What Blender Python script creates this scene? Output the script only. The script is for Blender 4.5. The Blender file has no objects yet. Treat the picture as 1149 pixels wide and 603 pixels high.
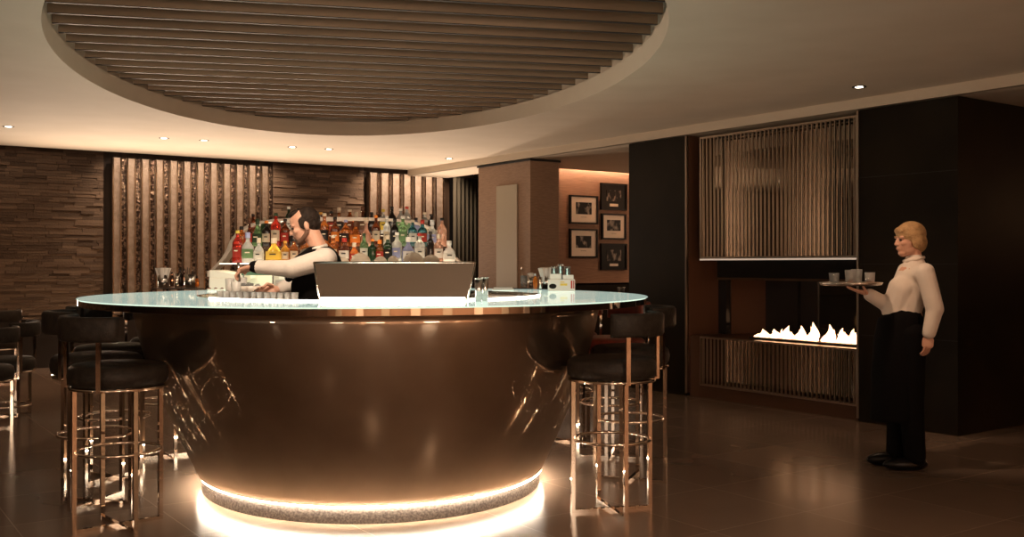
import bpy, bmesh, math, random
from mathutils import Vector, Matrix
PI = math.pi
E = 1.32                       # eye height in metres; room measures below are in eye heights
rnd = random.Random(7)
scn = bpy.context.scene
C = scn.collection

# ------------------------------------------------------------------ materials
def mat(name, col, rough=.5, metal=0, trans=0, emis=None, estr=0, ior=1.45, coat=0, spec=.5):
    m = bpy.data.materials.new(name); m.use_nodes = True
    p = m.node_tree.nodes['Principled BSDF']
    p.inputs['Base Color'].default_value = (*col, 1)
    p.inputs['Roughness'].default_value = rough
    p.inputs['Metallic'].default_value = metal
    p.inputs['Transmission Weight'].default_value = trans
    p.inputs['IOR'].default_value = ior
    p.inputs['Coat Weight'].default_value = coat
    p.inputs['Specular IOR Level'].default_value = spec
    if emis:
        p.inputs['Emission Color'].default_value = (*emis, 1)
        p.inputs['Emission Strength'].default_value = estr
    return m
def noisy(m, c1, c2, scale=4, detail=4, bump=0, bscale=None, stretch=(1, 1, 1), lo=.35, hi=.65, rough=None):
    nt = m.node_tree; N = nt.nodes; L = nt.links; p = N['Principled BSDF']
    tc = N.new('ShaderNodeTexCoord'); mp = N.new('ShaderNodeMapping'); mp.inputs['Scale'].default_value = stretch
    L.new(tc.outputs['Object'], mp.inputs['Vector'])
    no = N.new('ShaderNodeTexNoise'); no.inputs['Scale'].default_value = scale; no.inputs['Detail'].default_value = detail
    L.new(mp.outputs[0], no.inputs['Vector'])
    cr = N.new('ShaderNodeValToRGB'); cr.color_ramp.elements[0].position = lo; cr.color_ramp.elements[1].position = hi
    cr.color_ramp.elements[0].color = (*c1, 1); cr.color_ramp.elements[1].color = (*c2, 1)
    L.new(no.outputs['Fac'], cr.inputs['Fac']); L.new(cr.outputs['Color'], p.inputs['Base Color'])
    if rough:
        mr = N.new('ShaderNodeMapRange'); mr.inputs['To Min'].default_value = rough[0]; mr.inputs['To Max'].default_value = rough[1]
        L.new(no.outputs['Fac'], mr.inputs['Value']); L.new(mr.outputs[0], p.inputs['Roughness'])
    if bump:
        n2 = N.new('ShaderNodeTexNoise'); n2.inputs['Scale'].default_value = bscale or scale * 3; n2.inputs['Detail'].default_value = 5
        L.new(mp.outputs[0], n2.inputs['Vector'])
        b = N.new('ShaderNodeBump'); b.inputs['Strength'].default_value = bump; b.inputs['Distance'].default_value = .02
        L.new(n2.outputs['Fac'], b.inputs['Height']); L.new(b.outputs[0], p.inputs['Normal'])
    return m
M = {}
M['plaster'] = noisy(mat('plaster', (.62, .53, .42), .75), (.60, .51, .40), (.64, .55, .44), 2)
M['fin'] = noisy(mat('bronze_lacquer_fin', (.30, .215, .15), .6), (.26, .185, .125), (.36, .26, .18), 1.2, 3, stretch=(.4, 3, 3))
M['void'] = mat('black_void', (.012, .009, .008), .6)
M['black_panel'] = noisy(mat('black_lacquer_panel', (.016, .011, .006), .4, spec=.12), (.010, .007, .004), (.019, .013, .007), 1.5)
M['brown_lacquer'] = mat('brown_lacquer', (.10, .045, .025), .35)
M['chrome'] = mat('chrome', (.86, .78, .70), .04, 1)
M['steel'] = noisy(mat('brushed_steel', (.70, .66, .62), .2, 1), (.62, .58, .54), (.74, .70, .66), 8, 3, stretch=(.2, .2, 6), rough=(.14, .26))
M['band'] = mat('satin_band_metal', (.62, .54, .47), .45, .5)
M['mirror_steel'] = mat('mirror_steel', (.62, .59, .56), .09, 1)
M['frost'] = mat('lit_frosted_tumbler', (.92, .88, .82), .2, trans=.45)
M['hull'] = noisy(mat('patinated_bronze_steel', (.50, .42, .34), .4, 1), (.42, .34, .27), (.60, .50, .41), 1.6, 5, rough=(.30, .46))
M['leather'] = noisy(mat('black_leather', (.020, .015, .012), .5, spec=.28), (.02, .015, .012), (.032, .025, .019), 30, 3, .15, 90)
M['red_leather'] = noisy(mat('dark_red_leather', (.16, .028, .014), .38), (.13, .022, .012), (.2, .035, .018), 30, 3, .15, 90)
M['glass_top'] = mat('lit_frosted_glass', (.50, .66, .55), .09, coat=.6, emis=(.78, 1, .87), estr=.68)
M['led'] = mat('led_strip', (1, .9, .75), .5, emis=(1, .83, .62), estr=100)
M['ledw'] = mat('white_led_strip', (1, .95, .88), .5, emis=(1, .93, .80), estr=9)
M['edge_glow'] = mat('edge_highlight_glow', (.8, .7, .6), .4, emis=(1, .82, .66), estr=.28)  # weak emission imitates a reflected highlight on the hood's upper edge
M['cove'] = mat('cove_led', (1, .8, .6), .5, emis=(1, .66, .42), estr=7)
M['shelf'] = mat('lit_shelf_glass', (.9, .85, .75), .3, emis=(1, .82, .58), estr=1.5)
M['smoked'] = mat('smoked_riser_glass', (.10, .06, .04), .08, .6)
M['lens'] = mat('downlight_lens', (1, .9, .8), .4, emis=(1, .82, .6), estr=9)
M['flame'] = mat('flame', (1, .5, .2), .5, emis=(1, .56, .30), estr=4.6)
M['mirror'] = mat('smoked_mirror', (.28, .235, .195), .03, 1)
M['blackglass'] = mat('black_glass', (.01, .01, .01), .04, coat=.5)
M['bronze_bar'] = mat('bronze_bar', (.60, .50, .41), .28, 1)
M['panel'] = mat('hammered_bronze', (.40, .29, .21), .38, .75)
noisy(M['panel'], (.30, .23, .18), (.44, .345, .28), 14, 6, .35, 40, lo=.3, hi=.7, rough=(.5, .3))
M['panel_back'] = noisy(mat('hammered_dark_bronze', (.2, .13, .09), .35, .9), (.045, .028, .02), (.46, .33, .25), 26, 6, 1, 40, lo=.46, hi=.66, rough=(.45, .2))
M['panel_edge'] = mat('polished_bronze', (.50, .38, .28), .2, 1)
M['ledge'] = mat('dark_ledge_panel', (.030, .022, .018), .5, spec=.3)
M['dark_wood'] = noisy(mat('dark_wood', (.06, .035, .022), .5), (.04, .024, .016), (.085, .05, .03), 3, 4, stretch=(5, 5, .4))
M['curtain'] = mat('olive_curtain', (.045, .036, .022), .85)
M['gold'] = mat('brass_trim', (.55, .38, .14), .3, 1)
M['pillar'] = noisy(mat('taupe_linen', (.30, .19, .125), .7), (.27, .17, .11), (.33, .21, .14), 12, 4, .1, 120, stretch=(1, 1, 8))
M['pillar_panel'] = mat('pale_panel', (.42, .37, .29), .45)
M['wallpaper'] = noisy(mat('grasscloth', (.26, .15, .10), .8), (.23, .13, .085), (.30, .175, .115), 9, 5, .25, 60, stretch=(.6, .6, 9))
M['frame'] = mat('black_frame', (.010, .008, .007), .5, spec=.15)
M['mat'] = mat('cream_mount', (.80, .70, .60), .8)
M['white_cloth'] = noisy(mat('white_shirt_cloth', (.72, .62, .54), .8), (.68, .58, .50), (.76, .66, .58), 6, 4, .25, 14)
M['black_cloth'] = mat('black_cloth', (.006, .005, .005), .9, spec=.08)
M['shoe'] = mat('black_shoe_leather', (.006, .005, .005), .3, spec=.25)
M['skin'] = noisy(mat('skin', (.62, .33, .22), .5), (.58, .30, .20), (.66, .36, .25), 14)
M['dark_hair'] = noisy(mat('dark_brown_hair', (.02, .012, .008), .6, spec=.2), (.015, .009, .006), (.032, .019, .013), 40, 3, .5, 120)
M['blond_hair'] = noisy(mat('blond_hair', (.42, .24, .10), .5), (.32, .18, .075), (.52, .32, .15), 30, 3, .5, 120)
M['beard'] = mat('beard_stubble', (.16, .08, .05), .7)
M['eye'] = mat('eye_dark', (.02, .012, .01), .2)
M['lips'] = mat('lips', (.42, .16, .12), .5)
M['white_lacquer'] = mat('white_lacquer', (.82, .74, .64), .3)
M['bowl'] = noisy(mat('cream_ceramic', (.55, .45, .34), .45), (.50, .40, .30), (.6, .5, .38), 20)
M['rubber'] = mat('black_rubber', (.015, .013, .012), .5)
M['green_mat'] = mat('green_rubber', (.10, .2, .12), .5)
M['paper'] = mat('white_paper', (.88, .82, .76), .7)
M['clear'] = mat('clear_glass', (.95, .95, .93), .03, trans=.85)
M['amber'] = mat('amber_glass', (.62, .2, .03), .05, trans=.6)
M['orange_fill'] = mat('orange_peel', (.9, .42, .08), .5)
M['yellow_fill'] = mat('lemon_twists', (.9, .7, .15), .5)
M['pink_fill'] = mat('pink_berries', (.75, .2, .15), .5)
M['white_fill'] = mat('sugar', (.9, .86, .8), .6)
M['crystal'] = noisy(mat('speckled_plinth_stone', (.1, .08, .07), .25), (.06, .05, .044), (.12, .10, .09), 90, 2, .1, 160)

def photo_mat(seed):
    m = mat('monochrome_photograph', (.05, .05, .05), .5, spec=.15)
    nt = m.node_tree; N = nt.nodes; L = nt.links; p = N['Principled BSDF']
    tc = N.new('ShaderNodeTexCoord'); mp = N.new('ShaderNodeMapping'); mp.inputs['Location'].default_value = (seed * 3.1, seed, 0)
    mp.inputs['Scale'].default_value = (1, 1, .6)
    L.new(tc.outputs['Object'], mp.inputs['Vector'])
    no = N.new('ShaderNodeTexNoise'); no.inputs['Scale'].default_value = 13; no.inputs['Detail'].default_value = 3
    L.new(mp.outputs[0], no.inputs['Vector'])
    cr = N.new('ShaderNodeValToRGB'); e = cr.color_ramp.elements
    e[0].position = .52; e[0].color = (.012, .01, .01, 1); e[1].position = .66; e[1].color = (.28, .24, .21, 1)
    L.new(no.outputs['Fac'], cr.inputs['Fac']); L.new(cr.outputs['Color'], p.inputs['Base Color'])
    return m

def floor_mat():
    m = mat('polished_stone_tiles', (.12, .09, .075), .2, spec=.38)
    nt = m.node_tree; N = nt.nodes; L = nt.links; p = N['Principled BSDF']
    tc = N.new('ShaderNodeTexCoord'); mp = N.new('ShaderNodeMapping')
    T = .533 * E
    mp.inputs['Location'].default_value = (-(.64 * E) / T, -(2.128 * E) / T, 0)
    mp.inputs['Scale'].default_value = (1 / T, 1 / T, 1)
    L.new(tc.outputs['Object'], mp.inputs['Vector'])
    br = N.new('ShaderNodeTexBrick'); br.offset = 0; br.squash = 1
    br.inputs['Scale'].default_value = 1; br.inputs['Brick Width'].default_value = 1; br.inputs['Row Height'].default_value = 1
    br.inputs['Mortar Size'].default_value = .0024; br.inputs['Mortar Smooth'].default_value = .1
    br.inputs['Color1'].default_value = (.225, .158, .118, 1); br.inputs['Color2'].default_value = (.195, .137, .102, 1)
    br.inputs['Mortar'].default_value = (.40, .30, .23, 1)
    L.new(mp.outputs[0], br.inputs['Vector'])
    no = N.new('ShaderNodeTexNoise'); no.inputs['Scale'].default_value = 1.3; no.inputs['Detail'].default_value = 6
    L.new(tc.outputs['Object'], no.inputs['Vector'])
    mx = N.new('ShaderNodeMix'); mx.data_type = 'RGBA'; mx.blend_type = 'MULTIPLY'; mx.inputs[0].default_value = .55
    cr = N.new('ShaderNodeValToRGB'); cr.color_ramp.elements[0].color = (.6, .6, .6, 1); cr.color_ramp.elements[1].color = (1, 1, 1, 1)
    L.new(no.outputs['Fac'], cr.inputs['Fac'])
    L.new(br.outputs['Color'], mx.inputs[6]); L.new(cr.outputs['Color'], mx.inputs[7]); L.new(mx.outputs[2], p.inputs['Base Color'])
    mr = N.new('ShaderNodeMapRange'); mr.inputs['To Min'].default_value = .14; mr.inputs['To Max'].default_value = .30
    L.new(no.outputs['Fac'], mr.inputs['Value']); L.new(mr.outputs[0], p.inputs['Roughness'])
    return m
M['floor'] = floor_mat()
def two_gloss(m, r, fac):           # polished metal under a thin cloudy patina
    nt = m.node_tree; N = nt.nodes; L = nt.links; p = N['Principled BSDF']
    g = N.new('ShaderNodeBsdfAnisotropic'); g.inputs['Roughness'].default_value = r
    g.inputs['Color'].default_value = (.56, .47, .38, 1)
    mx = N.new('ShaderNodeMixShader'); mx.inputs[0].default_value = fac
    L.new(p.outputs[0], mx.inputs[1]); L.new(g.outputs[0], mx.inputs[2]); L.new(mx.outputs[0], N['Material Output'].inputs['Surface'])
two_gloss(M['hull'], .035, .62)
def stone_mat():
    m = mat('stacked_stone', (.2, .12, .07), .8)
    nt = m.node_tree; N = nt.nodes; L = nt.links; p = N['Principled BSDF']
    at = N.new('ShaderNodeAttribute'); at.attribute_name = 'tone'
    cr = N.new('ShaderNodeValToRGB'); cr.color_ramp.elements[0].color = (.085, .052, .033, 1); cr.color_ramp.elements[1].color = (.20, .13, .085, 1)
    L.new(at.outputs['Fac'], cr.inputs['Fac']); L.new(cr.outputs['Color'], p.inputs['Base Color'])
    tc = N.new('ShaderNodeTexCoord'); n2 = N.new('ShaderNodeTexNoise'); n2.inputs['Scale'].default_value = 45; n2.inputs['Detail'].default_value = 5
    L.new(tc.outputs['Object'], n2.inputs['Vector'])
    b = N.new('ShaderNodeBump'); b.inputs['Strength'].default_value = .6; b.inputs['Distance'].default_value = .01
    L.new(n2.outputs['Fac'], b.inputs['Height']); L.new(b.outputs[0], p.inputs['Normal'])
    return m
M['stone'] = stone_mat()

# ------------------------------------------------------------------ mesh helpers
def nb(): return bmesh.new()
def bx(bm, x0, x1, y0, y1, z0, z1, T=None):
    vs = [bm.verts.new((T @ Vector(v)) if T else v) for v in
          [(x0, y0, z0), (x1, y0, z0), (x1, y1, z0), (x0, y1, z0), (x0, y0, z1), (x1, y0, z1), (x1, y1, z1), (x0, y1, z1)]]
    for f in ((0, 3, 2, 1), (4, 5, 6, 7), (0, 1, 5, 4), (1, 2, 6, 5), (2, 3, 7, 6), (3, 0, 4, 7)):
        bm.faces.new([vs[i] for i in f])
    return vs
U = Vector((.8203, .5719, 0)); V = Vector((-.5719, .8203, 0))
ROOM = Matrix(((U.x, V.x, 0, 0), (U.y, V.y, 0, 0), (0, 0, 1, 0), (0, 0, 0, 1)))
ROOMROT = math.atan2(.5719, .8203)
def R(a, b, h=0): return (U * a + V * b + Vector((0, 0, h))) * E
def rb(bm, a0, a1, b0, b1, h0, h1): return bx(bm, a0 * E, a1 * E, b0 * E, b1 * E, h0 * E, h1 * E, ROOM)
def lathe(bm, prof, seg=24, T=None, cap=True):
    rings = []
    for r, z in prof:
        ring = []
        for i in range(seg):
            t = 2 * PI * i / seg
            v = Vector((r * math.cos(t), r * math.sin(t), z))
            ring.append(bm.verts.new(T @ v if T else v))
        rings.append(ring)
    for a, b in zip(rings, rings[1:]):
        for i in range(seg):
            j = (i + 1) % seg; f = bm.faces.new((a[i], a[j], b[j], b[i])); f.smooth = True
    if cap:
        if prof[0][0] > 1e-5: bm.faces.new(list(reversed(rings[0])))
        if prof[-1][0] > 1e-5: bm.faces.new(rings[-1])
    return rings
def tube(bm, pts, r, seg=8, closed=False):
    pts = [Vector(p) for p in pts]; n = len(pts); rings = []
    for i, p in enumerate(pts):
        if closed: d = pts[(i + 1) % n] - pts[i - 1]
        else: d = pts[min(i + 1, n - 1)] - pts[max(i - 1, 0)]
        d.normalize(); up = Vector((0, 0, 1)) if abs(d.z) < .9 else Vector((1, 0, 0))
        s = d.cross(up).normalized(); t = s.cross(d)
        rr = r[i] if isinstance(r, (list, tuple)) else r
        rings.append([bm.verts.new(p + s * rr * math.cos(2 * PI * k / seg) + t * rr * math.sin(2 * PI * k / seg)) for k in range(seg)])
    for i in range(n if closed else n - 1):
        a, b = rings[i], rings[(i + 1) % n]
        for k in range(seg):
            f = bm.faces.new((a[k], a[(k + 1) % seg], b[(k + 1) % seg], b[k])); f.smooth = True
    if not closed: bm.faces.new(rings[0]); bm.faces.new(list(reversed(rings[-1])))
def capsule(bm, p1, p2, r1, r2, seg=14):
    p1 = Vector(p1); p2 = Vector(p2); d = p2 - p1; L = d.length
    q = Vector((0, 0, 1)).rotation_difference(d) if L > 1e-6 else Matrix.Identity(3).to_quaternion()
    T = Matrix.Translation(p1) @ q.to_matrix().to_4x4(); prof = []
    for i in range(6): t = PI / 2 * i / 6; prof.append((max(r1 * math.sin(t), 1e-4), -r1 * math.cos(t)))
    for i in range(7): t = PI / 2 * i / 6; prof.append((max(r2 * math.cos(t), 1e-4), L + r2 * math.sin(t)))
    lathe(bm, prof, seg, T)
def ellip(bm, c, r, rot=(0, 0, 0), seg=18, rings=12):
    from mathutils import Euler
    T = Matrix.Translation(Vector(c)) @ Euler(rot).to_matrix().to_4x4() @ Matrix.Diagonal((*r, 1))
    prof = [(max(math.sin(PI * i / rings), 1e-4), -math.cos(PI * i / rings)) for i in range(rings + 1)]
    lathe(bm, prof, seg, T)
def chain(bm, pts, rs, seg=14):
    for i in range(len(pts) - 1): capsule(bm, pts[i], pts[i + 1], rs[i], rs[i + 1], seg)

def obj(name, bm, m, parent=None, local=False, bevel=0, smooth=False, remesh=0, sm=0, renorm=True):
    me = bpy.data.meshes.new(name)
    if isinstance(m, str): m = M[m]
    if renorm: bmesh.ops.recalc_face_normals(bm, faces=bm.faces[:])
    if parent is None and not local:           # a thing of one mesh: origin at the middle of its base
        xs = [v.co for v in bm.verts]
        o0 = Vector(((min(c.x for c in xs) + max(c.x for c in xs)) / 2, (min(c.y for c in xs) + max(c.y for c in xs)) / 2, min(c.z for c in xs)))
        bmesh.ops.translate(bm, verts=bm.verts[:], vec=-o0)
    elif parent is not None and not local:
        T = chainmat(parent).inverted()
        bmesh.ops.transform(bm, matrix=T, verts=bm.verts[:]); o0 = Vector((0, 0, 0))
    else: o0 = Vector((0, 0, 0))
    if smooth:
        for f in bm.faces: f.smooth = True
    bm.to_mesh(me); bm.free(); me.materials.append(m)
    o = bpy.data.objects.new(name, me); C.objects.link(o); o.location = o0
    if parent is not None: o.parent = parent
    if bevel:
        b = o.modifiers.new('bevel', 'BEVEL'); b.width = bevel; b.segments = 2; b.limit_method = 'ANGLE'
    if remesh:
        r = o.modifiers.new('remesh', 'REMESH'); r.mode = 'VOXEL'; r.voxel_size = remesh; r.use_smooth_shade = True
        s = o.modifiers.new('smooth', 'SMOOTH'); s.factor = .5; s.iterations = sm or 4
    return o
def chainmat(o):
    T = Matrix.LocRotScale(o.location, o.rotation_euler, o.scale)
    return (chainmat(o.parent) @ T) if o.parent else T
def tag(o, label, cat=None, group=None, kind=None):
    if label: o['label'] = label
    if cat: o['category'] = cat
    if group: o['group'] = group
    if kind: o['kind'] = kind
    return o
def thing(name, label, cat, loc=(0, 0, 0), rotz=0, group=None):
    o = bpy.data.objects.new(name, None); C.objects.link(o); o.empty_display_size = .1
    o.location = loc; o.rotation_euler = (0, 0, rotz)
    return tag(o, label, cat, group)
def struct(name, bm, m, label=None, **k):
    return tag(obj(name, bm, m, **k), label, None, None, 'structure')
def dup(root, loc, rotz, label, group=None):
    r = root.copy(); C.objects.link(r); r.location = loc; r.rotation_euler = (0, 0, rotz); r['label'] = label
    if group: r['group'] = group
    for ch in list(root.children):
        c = ch.copy(); C.objects.link(c); c.parent = r
        for g in ch.children:
            d = g.copy(); C.objects.link(d); d.parent = c
    return r

# measured places: a photo column / row turned into a point on a known plane
def kx(px): return (px - 574.5) / 1130
def on_b(px, b):                        # point on room plane b (E units) -> a
    z = b / (.8203 - .5719 * kx(px)); return z * (.8203 * kx(px) + .5719), z
def on_a(px, a):
    z = a / (.8203 * kx(px) + .5719); return z * (.8203 - .5719 * kx(px)), z
def hgt(py, z): return 1 - (py - 297) / 1130 * z
def W(px, py, z):                       # metres, at depth z (E units)
    return Vector((kx(px) * z * E, z * E, hgt(py, z) * E))

H1, H2 = 1 + 1.05, 1 + .985            # main / lower ceiling heights
AF = 5.446                              # fascia line
BS = 9.83                               # edge of the wall-wash slot
BW = 10.755                             # back wall
# ------------------------------------------------------------------ room shell
bm = nb(); rb(bm, -7, 12, -5, 12.2, -.06, 0)
fl = bpy.data.objects.new('floor', bpy.data.meshes.new('floor')); C.objects.link(fl)
bmesh.ops.transform(bm, matrix=ROOM.inverted(), verts=bm.verts[:]); bm.to_mesh(fl.data); bm.free()
fl.data.materials.append(M['floor']); fl.rotation_euler.z = ROOMROT; tag(fl, 'dark polished stone tile floor', None, None, 'structure')

CC = Vector((-.866, 5.555)); RC, EC, TH = 1.496, 1.80, .225
def ell(cx, cz, r, e, th, t):
    a = r * math.cos(t); b = r * e * math.sin(t)
    return Vector(((cx + a * math.cos(th) - b * math.sin(th)) * E, (cz + a * math.sin(th) + b * math.cos(th)) * E))
NS = 128
bm = nb()
outer = [R(-7, -5, H1), R(AF, -5, H1), R(AF, BS, H1), R(-7, BS, H1)]
def dense(poly, n=12):
    out = []
    for i, p in enumerate(poly):
        q = poly[(i + 1) % len(poly)]
        for k in range(n): out.append(p.lerp(q, k / n))
    return out
ov = [bm.verts.new(p) for p in dense(outer)]
hv = [bm.verts.new((*ell(CC.x, CC.y, RC, EC, TH, 2 * PI * i / NS), H1 * E)) for i in range(NS)]
ed = [bm.edges.new((ov[i], ov[(i + 1) % len(ov)])) for i in range(len(ov))] + [bm.edges.new((hv[i], hv[(i + 1) % NS])) for i in range(NS)]
bmesh.ops.triangle_fill(bm, use_beauty=True, use_dissolve=False, edges=ed)
struct('ceiling', bm, 'plaster', 'cream plaster ceiling with a large oval recess')
# recess side ring
bm = nb(); n = NS
for (r0, h0), (r1, h1) in (((0, 0), (0, .11)), ((0, .11), (.02, .11)), ((.02, .11), (.02, .45))):
    P = [bm.verts.new((*ell(CC.x, CC.y, RC + r0, EC, TH, 2 * PI * i / n), (H1 + h0) * E)) for i in range(n)]
    Q = [bm.verts.new((*ell(CC.x, CC.y, RC + r1, EC, TH, 2 * PI * i / n), (H1 + h1) * E)) for i in range(n)]
    for i in range(n):
        f = bm.faces.new((P[i], P[(i + 1) % n], Q[(i + 1) % n], Q[i])); f.smooth = True
struct('trim_1', bm, 'plaster', 'pale curved rim of the oval ceiling recess')
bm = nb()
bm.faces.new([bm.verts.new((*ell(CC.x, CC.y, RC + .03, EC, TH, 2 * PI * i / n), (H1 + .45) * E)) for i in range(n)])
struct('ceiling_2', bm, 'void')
# louvre fins across the recess
sc = thing('ceiling_louvre', 'brown bronze slatted louvre filling the oval ceiling recess above the bar', 'louvre', (CC.x * E, CC.y * E, (H1 + .11) * E), TH)
pitch = .205
k = -int(RC * EC / pitch)
while k * pitch < RC * EC - .04:
    y = k * pitch; hw = RC * math.sqrt(max(0, 1 - (y / (RC * EC)) ** 2)) - .012
    if hw > .15:
        bm = nb(); bx(bm, -hw * E, hw * E, (y - .010) * E, (y + .010) * E, 0, .135 * E)
        f_ = obj('louvre_fin', bm, 'fin', sc, local=True)
        bm = nb(); bx(bm, -hw * E, hw * E, (y - .0102) * E, (y + .0102) * E, -.004, -.0002); obj('gap_shade_strip', bm, 'void', f_, local=True)  # black strip standing in for shade in the gap between fins
    k += 1
for yy in (-.62, .62):                  # hangers that carry the fins
    bm = nb(); l = RC * EC * math.sqrt(1 - (yy / RC) ** 2) - .02
    bx(bm, (yy - .012) * E, (yy + .012) * E, -l * E, l * E, .137 * E, .16 * E); obj('carrier_rail', bm, 'void', sc, local=True)

# lower ceiling and fascia
bm = nb(); rb(bm, AF, 12, -5, 8.2, H2, H2 + .02); struct('ceiling_3', bm, 'plaster', 'lower plaster ceiling beyond the pale beam')
bm = nb(); rb(bm, AF, 5.95, 8.2, BS, H2, H2 + .02); struct('ceiling_4', bm, 'plaster')
bm = nb(); rb(bm, AF - .004, AF + .03, -5, BS, H2, H1 + .01); struct('trim_2', bm, 'plaster', 'pale fascia band where the ceiling steps down')
# slot above the back wall
bm = nb(); rb(bm, -7, 12, BS - .02, BW + .3, 2.42, 2.45); rb(bm, -7, 12, BS - .04, BS - .02, H1 + .002, 2.45); struct('ceiling_5', bm, 'void')
bm = nb(); rb(bm, 5.95, 12, 8.18, 8.2, H2 + .021, 2.42); rb(bm, 5.95, 12, 8.18, 8.6, 2.3, 2.32); struct('ceiling_6', bm, 'plaster')

# walls
bm = nb(); rb(bm, -7, 6.6, BW + .09, BW + .3, 0, 2.43); struct('wall_back', bm, 'dark_wood')
bm = nb(); rb(bm, -7.1, -7, -5, 12, 0, 2.43); struct('wall_left', bm, 'dark_wood')
bm = nb(); rb(bm, -7, 12, -5.1, -5, 0, 2.43); struct('wall_front', bm, 'pillar')
for i in range(9):  # pale panels added out of view for the chrome rim to reflect
    a = -6 + i * 1.9
    bm = nb(); rb(bm, a, a + .55, -4.98, -4.9, .1, 1.9); tag(obj('reflector_panel', bm, 'mat' if i % 2 else 'pillar_panel'), 'tall pale panel added on the unseen wall behind the viewer for reflections', 'wall panel', 'tall pale panels added behind the viewer for reflections')
bm = nb(); rb(bm, 12, 12.1, -5, 12, 0, 2.43); struct('wall_right', bm, 'dark_wood')

def ap(px): return on_b(px, BW)[0]
def stone(name, a0, a1, label):
    bm = nb(); tones = []
    h = .50
    while h < 2.38:
        ch = rnd.uniform(.022, .034); a = a0 - 0
        while a < a1:
            l = rnd.uniform(.10, .34); e = min(a + l, a1)
            d = rnd.uniform(.0, .014)
            f0 = len(bm.faces); rb(bm, a + .001, e - .001, BW - d, BW + .1, h + .0008, h + ch - .0008)
            tones += [rnd.random()] * 6
            a = e
        h += ch
    bmesh.ops.recalc_face_normals(bm, faces=bm.faces[:])
    o = struct(name, bm, 'stone', label)
    at = o.data.attributes.new('tone', 'FLOAT', 'FACE')
    for i, t in enumerate(tones): at.data[i].value = t
stone('wall_back_stone_1', -5.6, ap(116), 'stacked brown split-face stone on the left of the back wall')
stone('wall_back_stone_2', ap(306), ap(408), 'stacked brown stone between the two bronze panels')
# hammered bronze ribbed panels
def ribs(px0, px1, nr, h1, label, name, frac):
    t = thing(name, label, 'wall panel', R((ap(px0) + ap(px1)) / 2, BW, .5))
    a0, a1 = ap(px0), ap(px1); p = (a1 - a0) / nr
    bm = nb(); bm2 = nb()
    bm3 = nb()
    for i in range(nr):
        a = a0 + i * p
        rb(bm, a, a + p * frac, BW - .055, BW + .02, .5, h1)
        rb(bm3, a + p * frac, a + p, BW - .005, BW + .02, .5, h1)
        rb(bm2, a - .004, a + .008, BW - .068, BW - .056, .5, h1)
        rb(bm2, a + p * frac - .008, a + p * frac + .004, BW - .068, BW - .056, .5, h1)
    obj('ribbed_sheet', bm, 'panel', t); obj('edge_bead', bm2, 'panel_edge', t); obj('hammered_backing', bm3, 'panel_back', t)
ribs(125, 305, 12, 1 + 1.088, 'wide panel of hammered bronze ribs on the back wall, left of the bartender', 'bronze_panel', .56)
ribs(412, 498, 7, 1 + 1.088, 'narrow panel of hammered bronze ribs on the back wall behind the clear bottles', 'bronze_panel', .70)
# ledge
bm = nb(); rb(bm, -5.6, ap(500), BW - .2, BW + .08, 0, .475); struct('trim_3', bm, 'ledge', 'low dark wood plinth wall under the stone')
bm = nb(); rb(bm, -5.6, ap(500), BW - .22, BW - .0, .475, .495); struct('trim_4', bm, 'chrome')
# curtain and brass trims right of the panels
t = thing('curtain', 'dark olive curtain hanging between the bronze panel and the taupe pillar', 'curtain', R(ap(516), BW - .1, 0))
bm = nb(); a0, a1 = ap(503), ap(534); rows = []
for i in range(121):
    s = i / 120; a = a0 + (a1 - a0) * s
    b = BW - .12 - .035 * math.sin(s * 2 * PI * 7)
    rows.append((bm.verts.new(R(a, b, .02)), bm.verts.new(R(a, b, 1.975 + .1))))
for p, q in zip(rows, rows[1:]):
    f = bm.faces.new((p[0], q[0], q[1], p[1])); f.smooth = True
co = obj('drape', bm, 'curtain', t); s = co.modifiers.new('s', 'SOLIDIFY'); s.thickness = .006
bm = nb(); rb(bm, a0 - .02, a1 + .02, BW - .13, BW - .11, 2.085, 2.105); obj('curtain_rail', bm, 'gold', t)
for i, (p0, p1) in enumerate(((535.5, 537), (539, 540), (542, 543.5))):
    bm = nb(); rb(bm, ap(p0), ap(p1), BW - .03, BW + .09, 0, 2.2)
    tag(obj('brass_strip', bm, 'gold'), 'thin vertical brass strip on the dark wall, %s of three beside the pillar' % ('leftmost', 'middle', 'rightmost')[i], 'trim strip', 'brass strips beside the pillar')

# pillar
PA0, PA1, PB0, PB1 = 5.48, 5.815, 7.563, 8.445
t = thing('pillar', 'square taupe fabric-clad pillar with a pale inset panel, right of the display', 'pillar', R(5.72, 8.0, 0))
bm = nb(); rb(bm, PA0, PA1, PB0, PB1, 0, H2 - .004); obj('shaft', bm, 'pillar', t)
b0, b1 = on_a(581, PA0)[0], on_a(558, PA0)[0]; zz = on_a(570, PA0)[1]
bm = nb(); rb(bm, PA0 - .012, PA0 + .004, b0, b1, .55, hgt(208, zz)); obj('inset_panel', bm, 'pillar_panel', t)
bm = nb(); rb(bm, PA0 - .012, PA1 + .012, PB0 - .012, PB1 + .012, H2 - .02, H2 - .003); obj('top_shadow_strip', bm, 'void', t)

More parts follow.
